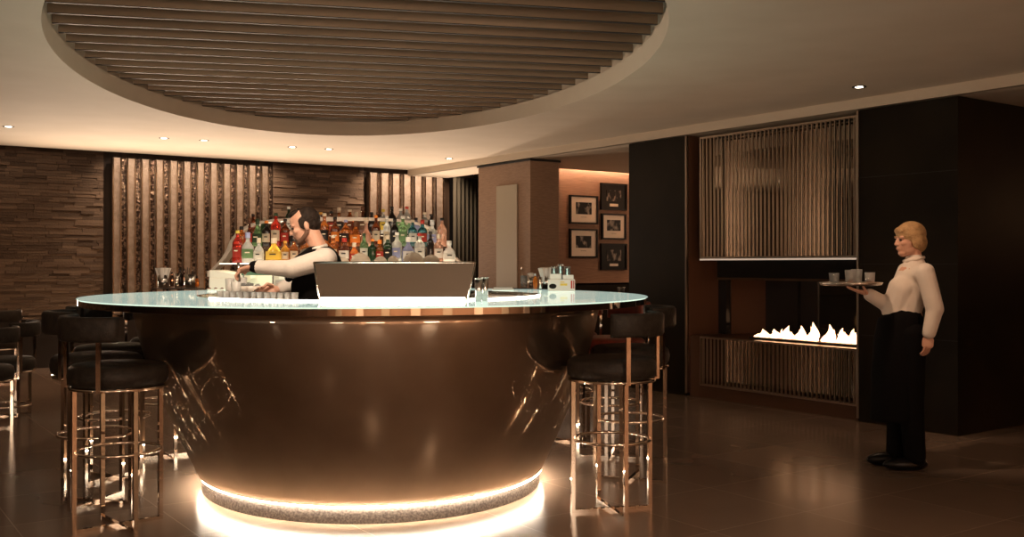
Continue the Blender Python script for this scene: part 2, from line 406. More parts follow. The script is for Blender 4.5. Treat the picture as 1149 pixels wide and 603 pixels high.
# picture wall
BP = 8.5
bm = nb(); rb(bm, 5.6, 10, BP, BP + .1, .80, 2.32); struct('wall_picture', bm, 'wallpaper', 'brown grasscloth wall with framed photographs')
bm = nb(); rb(bm, 5.6, 10, BP - .1, BP + .1, 0, .785); struct('trim_5', bm, 'black_panel')
bm = nb(); rb(bm, 5.6, 10, BP - .11, BP, .785, .80); struct('trim_6', bm, 'chrome')
bm = nb(); rb(bm, 6.0, 10, BP - .07, BP - .04, H2 + .10, H2 + .115); tag(obj('cove_light', bm, 'cove'), 'warm glowing light strip hidden above the picture wall', 'light')
pics = [(640, 671.5, 219.5, 251.5, 1, 'black-framed photograph with cream mount, upper one of the left column'),
        (640, 671, 257, 289.5, 1, 'black-framed photograph with cream mount, lower one of the left column'),
        (675, 704, 206, 236, 0, 'black-framed dark-mounted photograph, topmost of the right column'),
        (676, 703, 240, 269, 1, 'black-framed photograph with cream mount, middle of the right column'),
        (675, 704, 273.5, 303, 0, 'black-framed dark-mounted photograph, lowest of the right column')]
for i, (x0, x1, y0, y1, light, lab) in enumerate(pics):
    a0, za = on_b(x0, BP - .03); a1, zb = on_b(x1, BP - .03); z = (za + zb) / 2
    h1, h0 = hgt(y0, z), hgt(y1, z); hm = (h1 + h0) / 2
    t = thing('picture_frame', lab, 'picture', R((a0 + a1) / 2, BP, h0), 0, 'framed photographs on the picture wall')
    fw = .018
    bm = nb(); rb(bm, a0, a1, BP - .03, BP - .001, h1 - fw, h1); rb(bm, a0, a1, BP - .03, BP - .001, h0, h0 + fw)
    rb(bm, a0, a0 + fw, BP - .03, BP - .001, h0 + fw, h1 - fw); rb(bm, a1 - fw, a1, BP - .03, BP - .001, h0 + fw, h1 - fw)
    obj('frame', bm, 'frame', t)
    bm = nb(); rb(bm, a0 + fw, a1 - fw, BP - .016, BP - .002, h0 + fw, h1 - fw); obj('mount', bm, 'mat' if light else 'frame', t)
    aw, hh = (a1 - a0), (h1 - h0)
    bm = nb(); rb(bm, a0 + aw * .22, a1 - aw * .22, BP - .019, BP - .0162, h0 + hh * .34, h1 - hh * .24); obj('print', bm, photo_mat(i + 1), t)
    if not light:
        bm = nb(); rb(bm, a0 + aw * .34, a1 - aw * .34, BP - .02, BP - .0162, h0 + hh * .14, h0 + hh * .24); obj('caption_plate', bm, 'mat', t)
    else:
        bm = nb(); rb(bm, a0 + aw * .40, a1 - aw * .40, BP - .0175, BP - .0162, h0 + hh * .235, h0 + hh * .245); obj('caption_line', bm, 'frame', t)
# ------------------------------------------------------------------ fireplace wall
AP = 5.48; TOP = H2 - .003
bR, bL0, bL1, bLe = 4.001, 5.397, 5.538, 6.193
bm = nb(); rb(bm, AP, AP + .8, 3.323, bR, 0, TOP)
struct('wall_fireplace_right', bm, 'black_panel', 'black panelled pier right of the fireplace')
bm = nb(); rb(bm, AP + .8, 12, 3.323, bR, 0, TOP); struct('wall_fireplace_side', bm, 'black_panel')
bm = nb(); rb(bm, AP, AP + .8, bL1, bLe, 0, TOP); struct('wall_fireplace_left', bm, 'black_panel', 'black panelled pier left of the fireplace')
bm = nb()
for hh in (.55, 1.0, 1.55): rb(bm, AP - .0025, AP, 3.323, bR, hh, hh + .004)
struct('trim_7', bm, 'void')
bm = nb(); rb(bm, AP - .006, AP + .01, bL1 - .003, bL1 + .006, .02, TOP); rb(bm, AP - .006, AP + .006, bR - .004, bR + .010, .02, TOP); struct('trim_8', bm, 'bronze_bar')
D1, D2 = .34, .78
bm = nb(); rb(bm, AP + D2, AP + D2 + .03, bR - .3, bL1, 0, TOP); struct('wall_recess_back', bm, 'blackglass')
bm = nb(); rb(bm, AP + .02, AP + D1, bL1 - .008, bL1, .02, TOP); rb(bm, AP + D1 + .05, AP + D2, bL1 - .1, bL1 - .04, .02, TOP); struct('wall_recess_side', bm, 'brown_lacquer', 'brown lacquered side of the fireplace recess')
bm = nb(); rb(bm, AP + .15, AP + D2, bR, bL1 - .01, 0, .46); rb(bm, AP + .03, AP + .15, bR, bL1 - .01, 0, .09); rb(bm, AP + .03, AP + .15, bR, bL1 - .01, .448, .46); rb(bm, AP + .03, AP + .15, bL0, bL1 - .01, .09, .448); struct('trim_9', bm, 'brown_lacquer')
bm = nb(); rb(bm, AP + D1, AP + D1 + .05, bL1 - .09, bL1 - .012, .462, 1.02); struct('trim_10', bm, 'blackglass')
# upper block behind the grille and black hood under it
bm = nb(); rb(bm, AP + .15, AP + D2 - .01, bR + .004, bL0 - .01, 1.045, TOP); struct('wall_recess_upper', bm, 'black_panel')
def grille(name, label, h0, h1, nbar, back0):
    t = thing(name, label, 'grille', R(AP, (bR + bL0) / 2, h0))
    bm = nb(); w = .013
    rb(bm, AP, AP + .03, bR + .012, bL0, h1 - w, h1); rb(bm, AP, AP + .03, bR + .012, bL0, h0, h0 + w)
    rb(bm, AP, AP + .03, bR + .012, bR + .024, h0 + w, h1 - w); rb(bm, AP, AP + .03, bL0 - .012, bL0, h0 + w, h1 - w)
    obj('frame', bm, 'bronze_bar', t)
    bm = nb(); p = (bL0 - bR - .03) / nbar
    for i in range(nbar):
        b = bR + .028 + p * (i + .5) - .007
        rb(bm, AP + .006, AP + .022, b - .0036, b + .0036, h0 + w, h1 - w)
    obj('vertical_bars', bm, 'bronze_bar', t)
    bm = nb(); rb(bm, AP + .14, AP + .148, bR + .012, bL0 - .012, h0 + .01, h1 - .01); obj('smoked_mirror', bm, 'mirror', t)
grille('upper_grille', 'tall bronze grille of vertical bars above the fire', 1.045, 1 + .955, 37, 0)
grille('lower_grille', 'low bronze grille of vertical bars below the fire', .093, .461, 37, 0)
t = thing('fire_hood', 'black glass hood with chrome edges between the upper grille and the flames', 'hood', R(AP + .2, 4.7, .9))
bm = nb(); rb(bm, AP + .02, AP + D2 - .02, bR + .004, bL1 - .30, .905, 1.03); obj('hood_box', bm, 'blackglass', t)
bm = nb(); rb(bm, AP + .005, AP + .02, bR + .004, bL1 - .30, .888, .904); obj('lower_edge', bm, 'chrome', t)
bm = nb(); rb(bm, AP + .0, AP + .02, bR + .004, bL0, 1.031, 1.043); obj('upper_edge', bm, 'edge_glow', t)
# fire
t = thing('gas_burner', 'long gas burner with a row of flames on the lower hearth', 'burner', R(AP + .2, 4.5, .462))
bm = nb(); rb(bm, AP + .12, AP + .26, 3.98 + .03, 5.02, .462, .474); obj('burner_tray', bm, 'void', t)
fpx = [(856.5, 9), (869.5, 10), (884, 15), (899.5, 16), (913, 21), (931.5, 20), (946, 17), (958.5, 17)]
for px, hp in fpx:
    b, z = on_a(px, AP + .19); sc_ = z * E / 1130
    bm = nb(); c = R(AP + .19, b, .474)
    hgt_m = hp * sc_ * 1.0; w = .056
    T = Matrix.Translation(c)
    prof = [(.4, 0), (.9, .08), (1, .2), (.9, .34), (.62, .5), (.38, .66), (.2, .82), (.01, 1)]
    lathe(bm, [(r * w, h * hgt_m) for r, h in prof], 12, T)
    for s_, dh, dd in ((-1, .60, .55), (1, .66, .6), (-.45, .85, .2), (.5, .78, .25), (-1.35, .35, .7), (1.4, .38, .7)):
        T2 = Matrix.Translation(c + V * (s_ * w * .75) + U * (.02 * math.sin(px * s_)))
        lathe(bm, [(r * w * .42, h * hgt_m * dh * (1 + .15 * math.sin(px * 3 + s_))) for r, h in prof], 10, T2)
    for v in bm.verts:
        q = (v.co.z - c.z) / hgt_m; v.co += V * .012 * math.sin(q * 6 + px) + U * .008 * math.sin(q * 5 + px * 2)
    obj('flame', bm, 'flame', t)

# ------------------------------------------------------------------ bar
BC = (-.65, 4.731); BT = (-.665, 4.758); TB = .24
def epts(c, r, e, n=NS): return [ell(c[0], c[1], r, e, TB, 2 * PI * i / n) for i in range(n)]
def eloft(bm, levels, closed_prof=False, n=NS, sharp=False):
    mk = lambda q: [bm.verts.new((p.x, p.y, q[3] * E)) for p in epts(q[0], q[1], q[2], n)]
    m_ = len(levels)
    rings = [] if sharp else [mk(q) for q in levels]
    for k in range(m_ if closed_prof else m_ - 1):
        P, Q = (mk(levels[k]), mk(levels[(k + 1) % m_])) if sharp else (rings[k], rings[(k + 1) % m_])
        for i in range(n):
            f = bm.faces.new((P[i], P[(i + 1) % n], Q[(i + 1) % n], Q[i])); f.smooth = True
bar = thing('bar_counter', 'large oval bar with flared bronze steel hull, chrome rim and glowing glass top', 'bar counter', (BC[0] * E, BC[1] * E, 0))
def mixc(t): return (BC[0] + (BT[0] - BC[0]) * t, BC[1] + (BT[1] - BC[1]) * t)
prof = [(.765, .0700), (.785, .0702)]
for i in range(25):
    q = i / 24; prof.append((.787 + .270 * (1 - (1 - q) ** 1.35), .071 + .744 * q))
prof.append((1.035, .8155))
bm = nb(); eloft(bm, [(mixc(h), r, 1.118 - .01 * h, h) for r, h in prof]); obj('hull', bm, 'hull', bar)
bm = nb(); eloft(bm, [(BC, .772, 1.118, 0.0005), (BC, .772, 1.118, .0695)]); obj('plinth', bm, 'crystal', bar)
bm = nb(); eloft(bm, [(BC, .7735, 1.118, .0655), (BC, .783, 1.118, .0655), (BC, .783, 1.118, .0695), (BC, .7735, 1.118, .0695)], True, sharp=True); obj('base_light_strip', bm, 'led', bar)
bm = nb(); HT = .857
eloft(bm, [(BT, 1.262, 1.1, HT - .032), (BT, 1.272, 1.1, HT - .030), (BT, 1.272, 1.1, HT - .006), (BT, 1.262, 1.1, HT - .004), (BT, 1.05, 1.1, HT - .006), (BT, 1.05, 1.1, HT - .036)], True, sharp=True)
obj('chrome_rim', bm, 'chrome', bar)
bm = nb()
eloft(bm, [(BT, .79, 1.1, HT - .0035), (BT, 1.274, 1.1, HT - .0035), (BT, 1.278, 1.1, HT - .002), (BT, 1.276, 1.1, HT), (BT, .79, 1.1, HT)], True, sharp=True)
obj('glass_top', bm, 'glass_top', bar)
bm = nb(); eloft(bm, [(BT, .775, 1.1, HT - .03), (BT, .788, 1.1, HT - .03), (BT, .788, 1.1, HT + .003), (BT, .775, 1.1, HT + .003)], True, sharp=True); obj('inner_edge_rail', bm, 'chrome', bar)
bm = nb(); eloft(bm, [(BT, .60, 1.1, HT - .030), (BT, .774, 1.1, HT - .030), (BT, .774, 1.1, HT - .012), (BT, .60, 1.1, HT - .012)], True, sharp=True); obj('inner_worktop', bm, 'steel', bar)
bm = nb(); eloft(bm, [(BT, .61, 1.1, .01), (BT, .62, 1.1, .01), (BT, .62, 1.1, HT - .03), (BT, .61, 1.1, HT - .03)], True, sharp=True); obj('inner_cabinet_wall', bm, 'steel', bar)
# strip lights that glow along the inner edge of the top
bm = nb()
ring = []
NN = 60
for i in range(NN + 1):
    t_ = math.radians(206 + (336 - 206) * i / NN)
    ring.append((ell(BT[0], BT[1], .789, 1.1, TB, t_), ell(BT[0], BT[1], .797, 1.1, TB, t_)))
lo = [[bm.verts.new((p.x, p.y, (HT + dz) * E)) for p in pr for dz in (.0005, .006)] for pr in ring]
for a, b in zip(lo, lo[1:]):
    for q in ((0, 1), (1, 3), (3, 2), (2, 0)): bm.faces.new((a[q[0]], a[q[1]], b[q[1]], b[q[0]]))
bm.faces.new((lo[0][0], lo[0][1], lo[0][3], lo[0][2])); bm.faces.new((lo[-1][0], lo[-1][1], lo[-1][3], lo[-1][2]))
obj('top_light_strip', bm, 'ledw', bar)
HW = HT - .012                         # inner worktop surface

# ------------------------------------------------------------------ stools
def arcband(bm, r, th, half, z0, z1, n=28, taper=.012):
    rings = []
    for i in range(n + 1):
        t = PI - half + 2 * half * i / n
        e = min(1, min(i, n - i) / 1.5 * .5 + .5); c, s = math.cos(t), math.sin(t); q = .014
        sec = [(r - th / 2 * e, z0 + q), (r - th / 2 * e + q * .6, z0), (r + th / 2 * e - q * .6, z0), (r + th / 2 * e, z0 + q),
               (r + th / 2 * e, z1 - q), (r + th / 2 * e - q * .6, z1), (r - th / 2 * e + q * .6, z1), (r - th / 2 * e, z1 - q)]
        rings.append([bm.verts.new((a * c, a * s, z)) for a, z in sec])
    for A, B in zip(rings, rings[1:]):
        for k in range(8):
            f = bm.faces.new((A[k], A[(k + 1) % 8], B[(k + 1) % 8], B[k])); f.smooth = True
    bm.faces.new(rings[0]); bm.faces.new(list(reversed(rings[-1])))
def make_stool(name, label, cat, group, leather, fz=.700, back=(.945, 1.066), ring=.385):
    t = thing(name, label, cat, (0, 0, 0), 0, group)
    th = .115
    bm = nb(); z = fz + .014
    lathe(bm, [(.19, z), (.222, z + .004), (.238, z + .022), (.242, z + .055), (.236, z + .09), (.215, z + .108), (.15, z + .116), (.001, z + .118)], 40)
    obj('seat', bm, leather, t, local=True)
    bm = nb(); lathe(bm, [(.225, fz), (.235, fz), (.235, fz + .012), (.225, fz + .012)], 40); lathe(bm, [(.001, fz + .003), (.226, fz + .003), (.226, fz + .012), (.001, fz + .012)], 40)
    obj('seat_frame', bm, 'chrome', t, local=True)
    bm = nb(); arcband(bm, .255, .05, math.radians(66), *back); obj('backrest', bm, leather, t, local=True)
    for s in (-1, 1):
        a = PI + s * math.radians(46)
        T = Matrix.Rotation(a, 4, 'Z'); bm = nb()
        bx(bm, .256, .272, -.011, .011, fz, back[0] + .02, T); bx(bm, .22, .256, -.011, .011, fz, fz + .011, T); obj('back_post', bm, 'chrome', t, local=True)
    for k in range(4):
        T = Matrix.Rotation(PI / 4 + k * PI / 2, 4, 'Z'); bm = nb()
        bx(bm, .207, .228, -.0105, .0105, 0, fz, T); o = obj('leg', bm, 'chrome', t, local=True); o['base'] = 1
    for k in range(2):
        T = Matrix.Rotation(PI / 4 + k * PI / 2, 4, 'Z'); bm = nb()
        bx(bm, -.207, .207, -.010, .010, .0 + k * .001, .016, T); o = obj('floor_bar', bm, 'chrome', t, local=True); o['base'] = 1
    bm = nb(); tube(bm, [(.205 * math.cos(2 * PI * i / 40), .205 * math.sin(2 * PI * i / 40), ring) for i in range(40)], .0085, 8, True)
    obj('foot_ring', bm, 'chrome', t, local=True)
    return t
def swivel(t, ang):
    for ch in t.children:
        if ch.get('base'): ch.rotation_euler.z = ang
GS = 'bar stools around the oval bar'
st = make_stool('bar_stool', 'black leather bar stool with chrome legs, nearest one left of the bar', 'bar stool', GS, 'leather')
sr = make_stool('bar_stool', 'dark red leather bar stool with chrome legs, behind the two black ones right of the bar', 'bar stool', GS, 'red_leather')
spots = [(-1.505, 3.85, -.05, 0, 'black leather bar stool with chrome legs, nearest one left of the bar'),
         (-1.728, 4.247, .1, 0, 'black leather bar stool, second from the front in the left row, just behind the nearest'),
         (-1.86, 4.72, .3, 0, 'black leather bar stool, third from the front in the left row'),
         (-1.76, 5.22, .2, 0, 'black leather bar stool, farthest in the left row, half under the glass top'),
         (.387, 4.107, None, 0, 'black leather bar stool with chrome legs, nearest one right of the bar'),
         (.545, 4.66, .5, 0, 'black leather bar stool, second in the right row, its back edge seen behind the nearest'),
         (.505, 5.20, .2, 1, 'dark red leather bar stool, third in the right row behind the two black ones'),
         (.30, 5.68, .6, 1, 'dark red leather bar stool, farthest in the right row, mostly hidden by the bar')]
for i, (x, z, sw, red, lab) in enumerate(spots):
    face = math.atan2(BC[1] - z, BC[0] - x)
    src = sr if red else st
    first = (i == 0) or (red and i == 6)
    o = src if first else dup(src, (0, 0, 0), 0, lab, GS)
    out = Vector((x - BC[0], z - BC[1], 0)).normalized() * (0, .027, .002, .047, .028, 0, 0, 0)[i]
    o.location = (x * E + out.x, z * E + out.y, 0); o.rotation_euler.z = face; o['label'] = lab
    world_base = {0: .07, 4: math.radians(8)}.get(i)       # direction the feet point, seen from above
    swivel(o, (sw if sw is not None else 0) - face if i in (0,) else (0 if i == 4 else (sw or 0)))
ch = make_stool('lounge_chair', 'low black leather round chair with chrome legs, front one at the left edge', 'chair', 'low chairs at the left edge of the room', 'leather', .39, (.70, .822), .10)
ch.location = (-3.205 * E, 6.08 * E, 0); ch.rotation_euler.z = PI * .93
dup(ch, (-3.33 * E, 6.62 * E, 0), PI * 1.05, 'low black leather round chair, second one behind the front chair at the left edge')
dup(ch, (-4.30 * E, 8.35 * E, 0), PI * .9, 'low black leather round chair farthest back at the left edge, near the stone wall')

# ------------------------------------------------------------------ display island
ZI = 5.60
di = thing('bottle_display', 'lit white back-bar display with stepped shelves and an arched metal band', 'display', (kx(377) * ZI * E, (ZI + .35) * E, HT * E))
def wx(px, z): return kx(px) * z * E
bm = nb()
x0, x1 = wx(236, ZI), wx(518, ZI)
# white base with a scooped front at each end
def scoop(bm, xa, xb, y0, y1, zt, zb, dirn):
    n = 14; top = []
    for i in range(n + 1):
        s = i / n; x = xa + (xb - xa) * s
        z = zt - (zt - zb) * .62 * math.sin(PI * .5 * s) ** 2
        top.append((x, z))
    vs = [[bm.verts.new((x, y, z)) for x, z in top] + [bm.verts.new((xb, y, zb)), bm.verts.new((xa, y, zb))] for y in (y0, y1)]
    bm.faces.new(vs[0]); bm.faces.new(vs[1][::-1]); m_ = len(vs[0])
    for i in range(m_): bm.faces.new((vs[0][i], vs[0][(i + 1) % m_], vs[1][(i + 1) % m_], vs[1][i]))
yb0, yb1 = ZI * E, (ZI + .75) * E
zc = (HT + .001) * E
zs1 = hgt(295.5, ZI) * E                # lowest shelf
bx(bm, x0 - .01, wx(268, ZI), yb0, yb1, zc, hgt(312, ZI) * E)
bx(bm, wx(310, ZI), x1 + .01, yb0 + .02, yb1, zc, zs1 - .02)
bx(bm, wx(268, ZI), wx(310, ZI), yb0 + .25, yb1, zc, zs1 - .02)
scoop(bm, x0 - .01, wx(278, ZI), yb0 + .004, yb0 + .30, hgt(303, ZI) * E, hgt(313, ZI) * E, 1)
obj('white_base', bm, 'white_lacquer', di, bevel=.006)
bm = nb(); bx(bm, wx(247, ZI), wx(514, ZI), yb0 - .02, yb0 + .24, zs1 - .008, zs1); obj('lower_shelf', bm, 'shelf', di)
zs2 = hgt(277, ZI + .22) * E; zs3 = hgt(263, ZI + .42) * E
bm = nb(); bx(bm, wx(262, ZI + .2), wx(503, ZI + .2), yb0 + .245, yb0 + .50, zs2 - .008, zs2); obj('middle_shelf', bm, 'shelf', di)
bm = nb(); bx(bm, wx(270, ZI + .2), wx(495, ZI + .2), yb0 + .26, yb0 + .28, zs1, zs2 - .019); obj('middle_riser', bm, 'smoked', di)
bm = nb(); bx(bm, wx(262, ZI + .2), wx(503, ZI + .2), yb0 + .239, yb0 + .2445, zs2 - .012, zs2 + .002); obj('middle_shelf_edge', bm, 'smoked', di)
bm = nb(); bx(bm, wx(276, ZI + .42), wx(492, ZI + .42), yb0 + .505, yb0 + .75, zs3 - .008, zs3); obj('upper_shelf', bm, 'shelf', di)
bm = nb(); bx(bm, wx(286, ZI + .42), wx(482, ZI + .42), yb0 + .53, yb0 + .55, zs1, zs3 - .019); obj('upper_riser', bm, 'smoked', di)
bm = nb(); bx(bm, wx(276, ZI + .42), wx(492, ZI + .42), yb0 + .499, yb0 + .5045, zs3 - .012, zs3 + .002); obj('upper_shelf_edge', bm, 'smoked', di)
# arched band
ap_ = [(234, 305), (241, 298), (249, 289), (254, 280), (258, 270), (264, 261.5), (271, 256), (280, 251.5), (292, 248), (307, 246), (330, 244.5), (377, 243.5), (425, 244.5), (447, 246), (462, 248), (474, 251), (484, 255), (492, 260), (499, 269), (505, 279), (511, 288), (521, 297)]
bm = nb(); rows = []
for px, py in ap_:
    p = W(px, py, ZI + .46)
    q = p + Vector((0, .16, -.0)); rows.append([p, q])
cen = W(377, 290, ZI + .46)
vr = []
for p, q in rows:
    d = Vector((cen.x - p.x, 0, cen.z - p.z)).normalized() * .034
    vr.append([bm.verts.new(v) for v in (p, q, q + d, p + d)])
for A, B in zip(vr, vr[1:]):
    for k in range(4):
        f = bm.faces.new((A[k], A[(k + 1) % 4], B[(k + 1) % 4], B[k]))
bm.faces.new(vr[0]); bm.faces.new(vr[-1][::-1])
o = obj('arched_band', bm, 'band', di, bevel=.002)
# foot of the band
bm = nb(); bx(bm, wx(234, ZI + .46) - .01, wx(234, ZI + .46) + .03, yb0 + .60, yb0 + .78, hgt(312, ZI) * E, hgt(304, ZI + .46) * E); obj('band_foot', bm, 'white_lacquer', di, bevel=.004)

# bottles
BP_ = {
 'round': [(.95, 0), (1, .03), (1, .58), (.93, .65), (.5, .73), (.36, .78), (.34, .93), (.40, .935), (.40, .955), (.34, .96)],
 'tall': [(.95, 0), (1, .03), (1, .62), (.8, .70), (.42, .78), (.34, .82), (.33, .95), (.33, .96)],
 'squat': [(.8, 0), (1, .06), (1.05, .35), (.95, .52), (.6, .64), (.36, .70), (.32, .80), (.42, .82), (.42, .86), (.3, .87)],
 'bell': [(1.15, 0), (1.2, .04), (1.12, .28), (.85, .50), (.45, .66), (.33, .74), (.33, .84), (.33, .85)],
 'slim': [(.78, 0), (.82, .03), (.82, .64), (.7, .70), (.38, .77), (.33, .82), (.33, .95), (.33, .96)],
 'hip': [(.9, 0), (.95, .04), (1, .50), (.98, .60), (.7, .68), (.38, .73), (.34, .84), (.34, .90)],
 'decanter': [(.7, 0), (1, .10), (1.1, .25), (.9, .42), (.45, .56), (.3, .64), (.3, .84), (.45, .85), (.45, .87), (.3, .88)]}
COL = {
 'amber': (.42, .12, .02), 'dark amber': (.16, .035, .010), 'red': (.48, .035, .02), 'dark': (.02, .014, .012), 'clear': (.80, .80, .76),
 'green': (.20, .34, .16), 'dark green': (.02, .05, .02), 'teal': (.04, .15, .17), 'blue': (.36, .38, .60), 'yellow': (.85, .62, .10),
 'gold': (.75, .38, .06), 'white': (.85, .80, .74), 'brown': (.14, .06, .03), 'pale pink': (.75, .45, .33), 'silver': (.6, .6, .6), 'black': (.015, .012, .012), 'cream': (.72, .60, .45), 'orange': (.85, .25, .03)}
gm = {}
def bmatl(c):
    if c not in gm:
        tr = {'dark': .15, 'white': .0, 'black': 0, 'dark green': .4}.get(c, .62)
        gm[c] = mat(c.replace(' ', '_') + '_bottle_glass', COL[c], .06, trans=tr)
    return gm[c]
cm = {}
def flat(c):
    if c not in cm: cm[c] = mat(c.replace(' ', '_') + '_print', COL[c], .5)
    return cm[c]
def make_bottle(p, kind, w, h, glass, cap, lab, label, group, rot=0, name='bottle'):
    t = thing(name, label, 'bottle', p, rot, group)
    prof = BP_[kind]; top = prof[-1][1]; seg = 4 if False else 16
    fl_ = .62 if kind in ('hip', 'squat') else 1
    bm = nb(); lathe(bm, [(r * w, z * h) for r, z in prof], seg)
    for v in bm.verts: v.co.y *= fl_
    obj('glass_body', bm, bmatl(glass), t, local=True)
    bm = nb(); lathe(bm, [(.40 * w, top * h - .012), (.42 * w, top * h - .010), (.42 * w, h - .003), (.36 * w, h)], 12); obj('cap', bm, flat(cap), t, local=True)
    if lab:
        z0, z1 = (.16, .46) if kind in ('squat', 'bell', 'decanter') else (.18, .50)
        rr = max(r for r, z in prof if z <= .5) * w * 1.012
        bm = nb(); rings = []
        for z in (z0 * h, z1 * h):
            rings.append([bm.verts.new((rr * math.cos(a_), rr * fl_ * math.sin(a_), z)) for a_ in [PI * 1.5 + (i / 8 - .5) * 2.0 for i in range(9)]])
        for i in range(8):
            f = bm.faces.new((rings[0][i], rings[0][i + 1], rings[1][i + 1], rings[1][i])); f.smooth = True
        bmesh.ops.solidify(bm, geom=bm.faces[:], thickness=.0008)
        l = obj('paper_label', bm, flat(lab), t, local=True)
        bm = nb(); zz_ = (z0 + (z1 - z0) * .62) * h
        bx(bm, -rr * .35, rr * .35, -rr * fl_ - .0016, -rr * fl_ + .004, zz_ - .004, zz_ + .004); obj('printed_band', bm, flat('dark' if lab in ('white', 'cream', 'yellow', 'silver') else 'cream'), l, local=True)
    return t
def ordn(i): return ['leftmost', 'second from the left', 'third from the left', 'fourth from the left', 'fifth from the left', 'sixth from the left', 'seventh from the left', 'eighth from the left', 'ninth from the left', 'tenth from the left', 'eleventh from the left', 'twelfth from the left', 'thirteenth from the left', 'fourteenth from the left', 'fifteenth from the left', 'sixteenth from the left', 'seventeenth from the left', 'eighteenth from the left', 'nineteenth from the left', 'twentieth from the left', 'twenty-first from the left', 'twenty-second from the left', 'twenty-third from the left'][i]
KN = {'round': 'round-shouldered', 'tall': 'tall', 'squat': 'squat flat', 'bell': 'bell-shaped', 'slim': 'slim', 'hip': 'flat-sided', 'decanter': 'decanter-shaped'}
rows3 = [
 ('lower', ZI + .09, zs1, [
  (266.5, 35, 5.0, 'tall', 'red', 'yellow', 'red'), (278, 33, 6.2, 'squat', 'clear', 'blue', 'green'), (290.5, 27, 5.2, 'squat', 'clear', 'cream', 'white'),
  (307.5, 27, 7.4, 'bell', 'yellow', 'cream', 'yellow'), (320, 24, 4.2, 'round', 'gold', 'gold', 'cream'), (330, 26, 4.5, 'round', 'amber', 'black', 'cream'),
  (342, 28, 5, 'hip', 'amber', 'brown', 'cream'), (352, 30, 5, 'round', 'dark amber', 'black', 'cream'), (364, 30, 5, 'hip', 'amber', 'black', 'white'),
  (374, 30, 5.2, 'round', 'amber', 'cream', 'cream'), (386.5, 27, 6.2, 'hip', 'dark amber', 'red', 'white'), (397.5, 22, 5, 'squat', 'orange', 'cream', 'red'),
  (408.5, 32, 4.4, 'round', 'green', 'dark green', 'white'), (418, 26, 4.4, 'round', 'dark green', 'orange', None), (426, 25, 5, 'hip', 'amber', 'orange', 'red'),
  (435, 30, 5, 'hip', 'dark green', 'cream', 'black'), (445.5, 33, 5, 'round', 'clear', 'white', 'blue'), (458, 28, 6, 'squat', 'blue', 'white', 'white'),
  (471, 32, 5.4, 'round', 'clear', 'red', 'white'), (483, 34, 4.4, 'slim', 'dark', 'black', None), (492, 31, 5, 'hip', 'pale pink', 'cream', 'white'), (504, 24, 6, 'squat', 'white', 'white', 'white')]),
 ('middle', ZI + .29, zs2, [
  (271, 22, 5, 'hip', 'amber', 'black', None), (280, 31, 4.6, 'decanter', 'dark amber', 'brown', 'red'), (289, 30, 4.8, 'bell', 'green', 'dark green', 'dark green'),
  (299, 28, 4.6, 'round', 'dark', 'orange', 'cream'), (309.5, 36, 5, 'tall', 'red', 'dark green', 'cream'), (320, 30, 4.4, 'round', 'dark amber', 'black', 'red'),
  (330, 30, 4.6, 'decanter', 'dark', 'cream', None), (343, 28, 4.6, 'round', 'amber', 'black', 'black'), (354, 30, 4.6, 'round', 'amber', 'gold', 'black'),
  (364, 36, 5, 'round', 'amber', 'cream', 'black'), (376, 32, 4.6, 'round', 'dark amber', 'black', 'orange'), (388, 29, 4.8, 'round', 'amber', 'blue', 'dark'),
  (399, 28, 4.8, 'bell', 'amber', 'brown', 'orange'), (411, 31, 5.4, 'decanter', 'pale pink', 'cream', None), (422, 34, 4.4, 'round', 'dark amber', 'orange', 'cream'),
  (434, 33, 4.2, 'slim', 'clear', 'white', 'cream'), (443, 30, 4.6, 'round', 'dark', 'black', 'black'), (452, 33, 4.8, 'tall', 'green', 'white', 'green'),
  (463, 29, 4.6, 'round', 'teal', 'cream', 'white'), (474, 29, 5, 'hip', 'teal', 'red', 'red'), (485, 29, 5.4, 'squat', 'clear', 'silver', 'blue'), (496, 31, 4.8, 'round', 'pale pink', 'black', None)]),
 ('upper', ZI + .50, zs3, [
  (284, 22, 4, 'round', 'dark amber', 'black', None), (297, 18, 4, 'round', 'dark green', 'cream', None), (310, 20, 4, 'round', 'brown', 'black', None), (324, 30, 4, 'slim', 'dark green', 'white', 'white'),
  (335, 28, 4.2, 'round', 'dark amber', 'black', None), (348, 26, 4.4, 'round', 'amber', 'cream', 'black'), (360, 24, 4.4, 'round', 'dark amber', 'gold', 'red'),
  (372, 25, 4.4, 'round', 'dark amber', 'black', 'red'), (380.5, 29, 4.6, 'decanter', 'amber', 'cream', 'dark'), (392.5, 27, 4.6, 'tall', 'amber', 'cream', 'dark amber'), (400, 24, 4.4, 'bell', 'dark amber', 'cream', None),
  (407, 30, 5, 'decanter', 'dark amber', 'brown', 'brown'), (417, 24, 4.2, 'round', 'dark', 'black', None), (424, 24, 4.2, 'round', 'brown', 'brown', None), (430, 27, 4.2, 'round', 'clear', 'yellow', 'yellow'),
  (440, 30, 4, 'round', 'dark', 'black', None), (449.5, 28, 4.4, 'tall', 'clear', 'white', 'green'), (456.5, 30, 4.4, 'tall', 'clear', 'red', 'green'),
  (467, 18, 4, 'round', 'blue', 'black', None), (476.5, 24, 4.6, 'round', 'clear', 'cream', 'cream'), (484, 22, 4.2, 'round', 'dark', 'black', None)])]
for tier, z, zs, L_ in rows3:
    for i, (px, hp, wp, kind, glass, cap, lab) in enumerate(L_):
        s = z * E / 1130
        p = Vector((wx(px, z), z * E, zs))
        full = hp * s * 1.05
        lb = '%s bottle with %s cap, %s on the %s shelf' % (glass, cap, ordn(i), tier)
        make_bottle(p, kind, wp * s * 1.12, full, glass, cap, lab, lb, 'bottles on the %s display shelf' % tier, rnd.uniform(-.2, .2))

